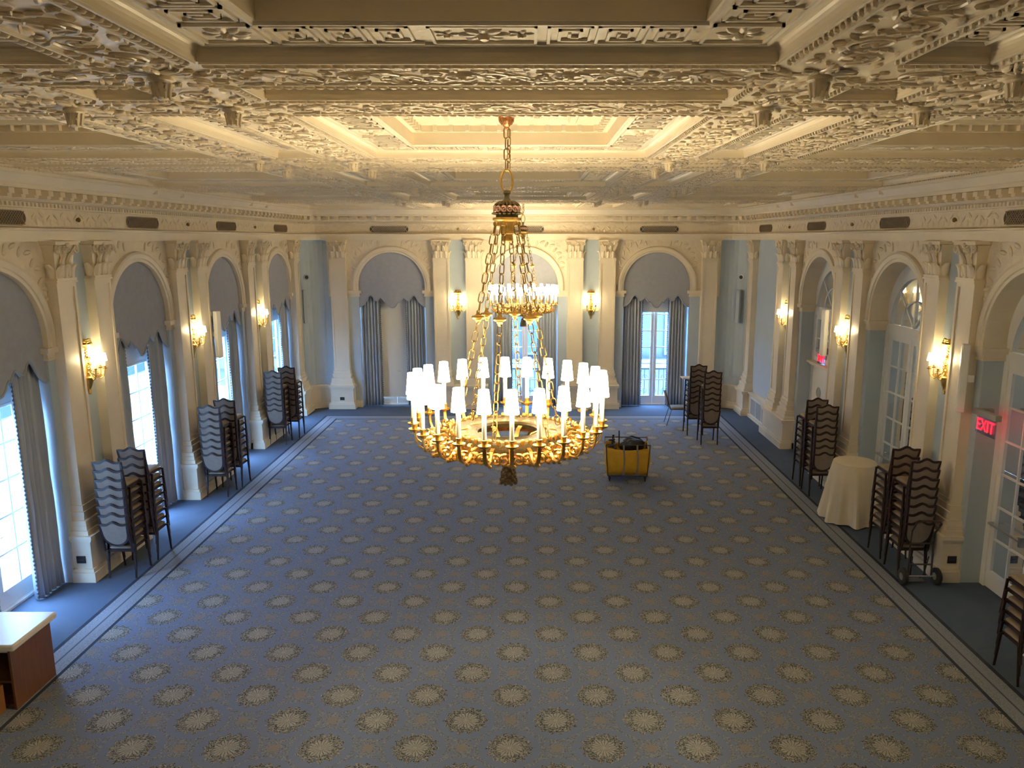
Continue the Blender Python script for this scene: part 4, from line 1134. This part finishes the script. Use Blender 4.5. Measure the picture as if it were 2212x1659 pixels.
STACKS = [(-5.90, 10.80, 0, 8, 'near stack by the nearest left pier'), (-5.89, 11.46, 0, 8, 'far stack by the nearest left pier'),
          (-5.95, 14.48, 0, 8, 'near stack by the middle left pier'), (-5.90, 15.10, 0, 8, 'far stack by the middle left pier'),
          (-6.02, 18.38, 0, 8, 'near stack by the farthest left pier'), (-5.90, 19.05, 0, 8, 'far stack by the farthest left pier'),
          (5.93, 10.84, 0, 8, 'stack standing on the chair trolley'), (5.96, 11.50, 0, 8, 'stack between trolley and covered table'),
          (5.90, 14.52, 0, 8, 'near stack beyond the covered table'), (5.93, 15.14, 0, 8, 'far stack beyond the covered table'),
          (4.60, 18.37, 0, 8, 'near stack on the figured carpet'), (4.45, 19.32, .04, 8, 'far stack on the figured carpet'),
          (5.94, 7.95, 0, 6, 'short stack at the right picture edge')]
for x, y, rz, n, nmx in STACKS:
    for k in range(n):
        o = c0 if not used else copy_tree(ct); used = True
        o.location = (x + random.uniform(-.0015, .0015), y - .03 + random.uniform(-.0008, .0008), .135 * k); o.rotation_euler = (0, 0, rz)
        tag(o, f'dark wooden chair, {(ORD if n == 8 else ORD6)[k + 1]} of the {nmx}', 'chair', 'stacked banquet chairs')
for sx, sy, nn in ((7.75, 14.75, 'nearer'), (7.75, 15.45, 'farther')):
    for k in range(7):
        o = copy_tree(ct); o.location = (sx, sy, .135 * k)
        tag(o, f'stacked chair in the {nn} dark hall stack behind the door glass', 'chair', f'chairs of the {nn} hall stack')

# single chair facing right, with splayed steel legs
r = empty('side_chair', (3.98, 20.58, 0), -PI / 2); tag(r, 'single brown banquet chair facing right on the carpet by the back window', 'chair')
m = MB(); m.loft(rbox_rings(.20, .03, .46, .44, .50, .06)); m.build('seat', M['seatfab'], r, True)
for s in (-1, 1):
    m = MB(); m.tube([(s * .19, .06, .45), (s * .20, .03, .40), (s * .21, -.08, 0)], .010, 7); m.build('leg', M['darkmetal'], r, True)
    m = MB(); m.tube([(s * .19, .42, .45), (s * .20, .45, .40), (s * .21, .50, 0)], .010, 7); m.build('leg', M['darkmetal'], r, True)
m = MB(); m.tube([(.19, .02, .44), (.195, -.02, .55), (.19, -.08, .75), (.16, -.115, .88), (.08, -.125, .925), (0, -.128, .935), (-.08, -.125, .925), (-.16, -.115, .88), (-.19, -.08, .75), (-.195, -.02, .55), (-.19, .02, .44)], .011, 7); m.tube([(-.19, .02, .44), (-.19, .44, .44), (.19, .44, .44), (.19, .02, .44)], .010, 6, closed=True); m.build('frame', M['darkmetal'], r, True)
m = MB(); P = [(.17 * math.cos(2 * PI * k / 24), .73 + .19 * math.sin(2 * PI * k / 24)) for k in range(24)]
m.loft([[(x * s, -.075 - (.73 + (z - .73) * s - .73) * .25 + o, .73 + (z - .73) * s) for x, z in P] for o, s in ((-.018, .9), (-.012, 1.0), (.012, 1.0), (.024, .85))]); m.build('back_panel', M['chairfab'], r, True)

# white tray lying on the top seat of the farther carpet stack
r = MB().box(-.36, .14, -.16, .16, 0, .03).build('serving_tray', M['white'], None, bevel=.008); r.location = (4.45, 19.56, .135 * 7 + .512); r.rotation_euler = (0, 0, .04)
tag(r, 'flat white tray lying on top of the farther carpet stack of chairs', 'tray')

# chair trolley (two wheeled hand truck)
r = empty('chair_trolley', (5.93, 10.62, 0)); tag(r, 'dark two wheeled chair trolley under the stack by the nearest right pier', 'hand truck')
m = MB()
m.tube([(-.17, -.02, .12), (-.17, .0, .55), (-.17, -.02, .82), (-.15, -.09, .97), (-.07, -.12, 1.01), (.07, -.12, 1.01), (.17, -.12, 1.0), (.21, -.09, .96), (.17, -.02, .80), (.17, .0, .55), (.17, -.02, .12)], .014, 8)
m.tube([(-.17, 0, .62), (.17, 0, .62)], .012, 8); m.tube([(-.17, -.01, .30), (.17, -.01, .30)], .012, 8)
for s in (-1, 1): m.tube([(s * .12, .0, .42), (s * .10, .06, .10), (s * .09, .14, .02)], .010, 6)
m.build('frame', M['darkmetal'], r, True)
m = MB(); m.tube([(-.25, -.03, .125), (.25, -.03, .125)], .010, 8); m.box(-.12, .12, .02, .16, .008, .018); m.build('axle', M['metal'], r, True)
for s in (-1, 1):
    m = MB(); m.lathe([(.05, -.03), (.11, -.032), (.125, -.02), (.125, .02), (.11, .032), (.05, .03)], n=24, M=Matrix.Translation((s * .245, -.03, .125)) @ Matrix.Rotation(PI / 2, 4, 'Y')); wh = m.build('wheel', M['rubber'], r, True)
    m = MB(); m.lathe([(0, -.034), (.055, -.034), (.06, 0), (.055, .034), (0, .034)], n=16, M=Matrix.Translation((s * .245, -.03, .125)) @ Matrix.Rotation(PI / 2, 4, 'Y')); m.build('hub', M['metal'], wh, True)

# cloth covered cocktail table
r = empty('cocktail_table', (6.02, 13.28, 0)); tag(r, 'tall round table under a cream cloth between the chair stacks', 'table')
m = MB(); m.lathe([(.35, 1.055), (.36, 1.06), (.36, 1.075), (0, 1.078)], n=40); m.lathe([(.03, 0.02), (.03, 1.056)], n=12); m.lathe([(.24, 0), (.24, .02), (.03, .05)], n=24); m.build('table_frame', M['darkmetal'], r, True)
m = MB(); g = []; NU = 120
rows = [(0.0, 1.084), (.30, 1.084), (.355, 1.084), (.368, 1.076), (.375, 1.05)] + [(.375 + .165 * (1 - z / 1.05) ** .8, z) for z in (.9, .75, .6, .45, .3, .15, .03)]
for rr, z in rows:
    for k in range(NU):
        a = 2 * PI * k / NU; am = max(0, (1.05 - z)) / 1.05
        f = 1 + am * (.12 * math.sin(7 * a + 1.2) + .07 * math.sin(13 * a + z) + .02 * math.sin(23 * a))
        rx = rr * f
        x = rx * math.cos(a)
        g.append((min(x, .20 + .27 * am if x > 0 else x) if False else x, rx * math.sin(a), z))
m.add(g, [(i * NU + k, i * NU + (k + 1) % NU, (i + 1) * NU + (k + 1) % NU, (i + 1) * NU + k) for i in range(len(rows) - 1) for k in range(NU)])
o = m.build('tablecloth', M['linen'], None, True); o.location = (6.02, 13.28, 0); tag(o, 'cream linen cloth draped to the floor over the tall round table', 'tablecloth')

# yellow laundry cart with black bags
r = empty('laundry_cart', (2.24, 15.74, 0), -.05); tag(r, 'yellow bag laundry cart on casters standing on the open carpet', 'cart')
m = MB(); g = []; nz = 7; PER = []
hx, hy = .43, .29
def perim(hx, hy, n=12):
    P = []
    for (ax, ay, bx, by) in ((-hx, -hy, hx, -hy), (hx, -hy, hx, hy), (hx, hy, -hx, hy), (-hx, hy, -hx, -hy)):
        for k in range(n): P.append((ax + (bx - ax) * k / n, ay + (by - ay) * k / n))
    return P
rows = []
for j in range(nz):
    t = j / (nz - 1); z = .15 + .58 * t; b = 1 + .07 * math.sin(PI * t) + (-.02 + .06 * t); n = 12
    P = perim(hx, hy)
    rows.append([(x * b + .012 * math.sin(9 * y + 7 * z), y * b * (1 + .06 * math.sin(8 * x + 5 * z) * math.sin(PI * t)), z - (.05 * math.sin(PI * (k % 12) / 12) if j == nz - 1 else 0)) for k, (x, y) in enumerate(P)])
m.loft(rows, caps=False); base = rows[0]; m.add(base, [tuple(range(len(base)))[::-1]]); bg_ = m.build('bag', M['yellow'], r, True)
sol = bg_.modifiers.new('thickness', 'SOLIDIFY'); sol.thickness = .006
m = MB()
m.tube([(x, y, .80) for x, y in ((-hx - .03, -hy - .03), (hx + .03, -hy - .03), (hx + .03, hy + .03), (-hx - .03, hy + .03))], .011, 6, closed=True)
m.tube([(x, y, .125) for x, y in ((-hx + .02, -hy), (hx - .02, -hy), (hx - .02, hy), (-hx + .02, hy))], .014, 6, closed=True)
for sx in (-1, 1):
    for sy in (-1, 1): m.tube([(sx * (hx - .02), sy * (hy + .005), .125), (sx * (hx + .025), sy * (hy + .025), .80)], .011, 6)
m.build('frame', M['darkmetal'], r, True)
for x in (-.09, .19):
    m = MB(); m.tube([(x, -hy - .02, .155), (x + .01, -hy - .055, .3), (x + .02, -hy - .058, .5), (x, -hy - .05, .70), (x, -hy - .035, .80)], 0, flat=(.035, .008), up=(1, 0, 0)); m.box(x - .03, x + .03, -hy - .05, -hy - .02, .15, .21); m.build('strap', M['chairfab'], r)
for sx in (-1, 1):
    for sy in (-1, 1):
        m = MB(); cx_, cy_ = sx * (hx - .06), sy * (hy - .04)
        m.lathe([(.0, -.014), (.045, -.014), (.05, 0), (.045, .014), (0, .014)], n=16, M=Matrix.Translation((cx_, cy_ - .02, .05)) @ Matrix.Rotation(PI / 2, 4, 'Y')); m.box(cx_ - .022, cx_ + .022, cy_ - .025, cy_ + .02, .095, .118); m.box(cx_ - .024, cx_ - .016, cy_ - .03, cy_ + .012, .05, .10); m.box(cx_ + .016, cx_ + .024, cy_ - .03, cy_ + .012, .05, .10); m.build('caster', M['rubber'], r, True)
rn = random.Random(11)
def lump(name, c, rad, mt, label, cat, seed):
    rn = random.Random(seed); ph = [rn.random() * 6 for _ in range(6)]
    t = ell_tpl(24, 14); v = []
    for x, y, z in t[0]:
        k = 1 + .09 * math.sin(5 * x + ph[0] + 3 * z) + .08 * math.sin(6 * y + ph[1] - 4 * x) + .06 * math.sin(9 * z + ph[2] + 5 * y)
        v.append((x * k * rad[0], y * k * rad[1], z * k * rad[2]))
    o = MB().add(v, t[1]).build(name, mt, None, True); o.location = c; tag(o, label, cat); return o
lump('garbage_bag', (2.34, 15.64, .735), (.245, .135, .16), M['bag'], 'glossy black bin bag bulging from the front of the yellow cart', 'bag', 1)
lump('garbage_bag', (2.40, 15.92, .74), (.20, .055, .12), M['bag'], 'black bin bag at the back right of the yellow cart', 'bag', 2)
r = empty('vacuum_hose', (1.93, 15.74, 0)); tag(r, 'coiled black hose and nozzle at the left end of the yellow cart', 'hose')
m = MB(); m.tube([(.07 * math.cos(t * .5), .11 * math.sin(t * .5), .62 + .011 * t) for t in range(24)], .022, 7); m.build('hose', M['black'], r, True)
m = MB(); m.tube([(.0, .05, .70), (.02, .07, .84), (.03, .08, .92)], [.025, .022, .026], 7); m.build('nozzle', M['black'], r, True)
o = MB().tube([(0, 0, 0), (.0, .02, .20), (.0, .035, .36)], .014, 7).build('mop_handle', M['black'], None, True); o.location = (2.09, 15.90, .62); tag(o, 'short black handle poking up from the bags in the yellow cart', 'handle')

# wooden service counter with cream top in the near left corner
r = empty('service_counter', (-5.72, 7.86, 0)); tag(r, 'wooden service counter with a cream top in the near left corner', 'counter')
MB().box(-.42, .46, -.39, .38, .70, .775).build('counter_top', M['topwhite'], r, bevel=.02)
MB().box(-.36, .39, -.33, .33, .66, .70).build('top_rail', M['topwhite'], r)
MB().box(.365, .39, -.35, .34, 0, .69).build('side_panel', M['wood'], r); MB().box(-.38, -.355, -.35, .34, 0, .69).build('side_panel', M['wood'], r)
MB().box(-.355, .365, .31, .34, 0, .69).build('back_panel', M['wood'], r); MB().box(-.355, .365, -.32, .31, .30, .325).build('shelf', M['wood'], r); MB().box(-.355, .365, -.33, .31, .03, .055).build('shelf', M['wood'], r)
MB().box(.24, .27, -.62, -.35, 0, .30).build('flap_panel', M['orangewood'], r)

# ------------------------------------------------------------------ wall fittings
def column_speaker(loc, rz, mt, label, tilt=0.0):
    r = empty('column_speaker', loc, rz); tag(r, label, 'speaker', 'slim column speakers')
    Mx = Matrix.Rotation(tilt, 4, 'X')
    m = MB(); m.box(-.06, .06, .05, .15, -.485, .485, Mx); b = m.build('cabinet', mt, r, bevel=.012)
    m = MB(); m.box(-.048, .048, .148, .156, -.46, .46, Mx); m.build('front_grille', mt, r)
    m = MB(); m.box(-.03, .03, -.035, .06, -.05, .05); m.build('bracket', mt, r)
    return r
column_speaker((-6.40, 16.00, 3.04), -PI / 2 - .5, M['white'], 'white column speaker beside the middle left pier')
column_speaker((6.40, 15.94, 3.08), PI / 2 + .35, M['white'], 'white column speaker in front of the porthole doors on the right')
column_speaker((6.42, 10.68, 3.06), PI / 2 - .35, M['white'], 'white column speaker on the nearest right pier above the exit sign')
for sg, s in ((-1, 'left'), (1, 'right')):
    a = .80
    p = (sg * (WX - CR + (CR - .012) * math.sin(a)), WY - CR + (CR - .012) * math.cos(a))
    column_speaker((p[0], p[1], 3.06), PI + sg * -(-a) if sg < 0 else PI - a, M['bluespk'], f'blue grey column speaker in the {s} back corner')
    r = empty('ceiling_speaker', (p[0], p[1], 3.90), PI + a if sg < 0 else PI - a); r.name = 'round_detector'; tag(r, f'round white wall detector with black centre in the {s} back corner', 'detector')
    RX = Matrix.Rotation(-PI / 2, 4, 'X')
    m = MB(); m.lathe([(.085, 0), (.085, .02), (.06, .035)], n=24, M=RX); m.build('ring', M['white'] if sg > 0 else M['bluespk'], r, True)
    m = MB(); m.lathe([(.058, .03), (.05, .05), (.0, .06)], n=20, M=RX); m.build('dome', M['black'], r, True)
def outlet(T, s, d, z, label, side=False):
    r = empty('power_outlet'); tag(r, label, 'outlet')
    m = MB(T)
    if side: m.box(s - .012, s, d - .065, d + .065, z - .055, z + .055); f = MB(T); f.box(s - .02, s - .012, d - .045, d + .045, z - .012, z + .008)
    else: m.box(s - .065, s + .065, d, d + .012, z - .045, z + .045); f = MB(T); f.box(s - .05, s + .05, d + .012, d + .02, z - .012, z + .008)
    m.build('plate', M['black'], r); f.build('cover', M['darkmetal'], r)
pe = SIDE_PIER[2] - .47 - SW / 2 - .11
outlet(T_left, pe, .12, .34, 'dark outlet plate on the pedestal of the nearest left pier', True)
outlet(T_right, pe, .12, .34, 'dark outlet plate on the pedestal of the nearest right pier', True)
outlet(T_back, -5.42, SD + .125, .31, 'black outlet plate on the pedestal at the left of the back wall')
m = MB(T_right); m.box(11.50 - .03, 11.50 + .03, 0, .015, 1.30, 1.40); o = m.build('wall_switch', M['white']); tag(o, 'small white switch plate between the shafts of the nearest right pier', 'switch')
r = empty('floor_vent'); tag(r, 'white framed wall vent of three grey panels low on the right wall', 'vent')
m = MB(T_right)
for z0, z1 in ((.08, .12), (.56, .60)): m.box(19.72, 21.35, .10, .125, z0, z1)
for s in (19.72, 20.25, 20.79, 21.31): m.box(s, s + .04, .10, .125, .08, .60)
m.build('frame', M['white'], r)
for k in range(3): m = MB(T_right); m.box(19.76 + .535 * k, 20.25 + .535 * k, .10, .112, .12, .56); m.build('grille_panel', M['greygrille'], r)

def exit_sign(y, x, z, label):
    r = empty('exit_sign', (x, y, z), -PI / 2); tag(r, label, 'exit sign', 'red exit signs')
    m = MB(); m.box(-.27, .27, -.04, .045, .12, .20); m.build('housing', M['housing'], r, bevel=.008)
    m = MB(); m.box(-.27, -.20, .04, .22, .13, .19); m.build('mounting_arm', M['housing'], r)
    m = MB(); m.box(-.225, .225, -.004, .004, -.13, .12); m.build('panel', M['acrylic'], r)
    m = MB(); m.box(-.225, .225, -.003, .003, .112, .1195); m.build('lamp_slot', M['exitglow'], r)
    cu = bpy.data.curves.new('exit_lettering', 'FONT'); cu.body = 'EXIT'; cu.align_x = 'CENTER'; cu.align_y = 'CENTER'; cu.size = .235; cu.extrude = .003; cu.space_character = 1.05
    tmp = bpy.data.objects.new('lettering', cu); me = bpy.data.meshes.new_from_object(tmp); bpy.data.objects.remove(tmp); me.materials.clear(); me.materials.append(M['exitred'])
    t = bpy.data.objects.new('lettering', me); COL.objects.link(t); t.parent = r; t.location = (0, -.009, -.01); t.rotation_euler = (PI / 2, 0, 0); t.scale = (.82, 1, 1)
    return r
exit_sign(10.28, 6.46, 2.47, 'red lit exit sign on the frame of the nearest right door')
exit_sign(16.80, 6.62, 2.40, 'red lit exit sign half hidden behind the column speaker at the porthole doors')
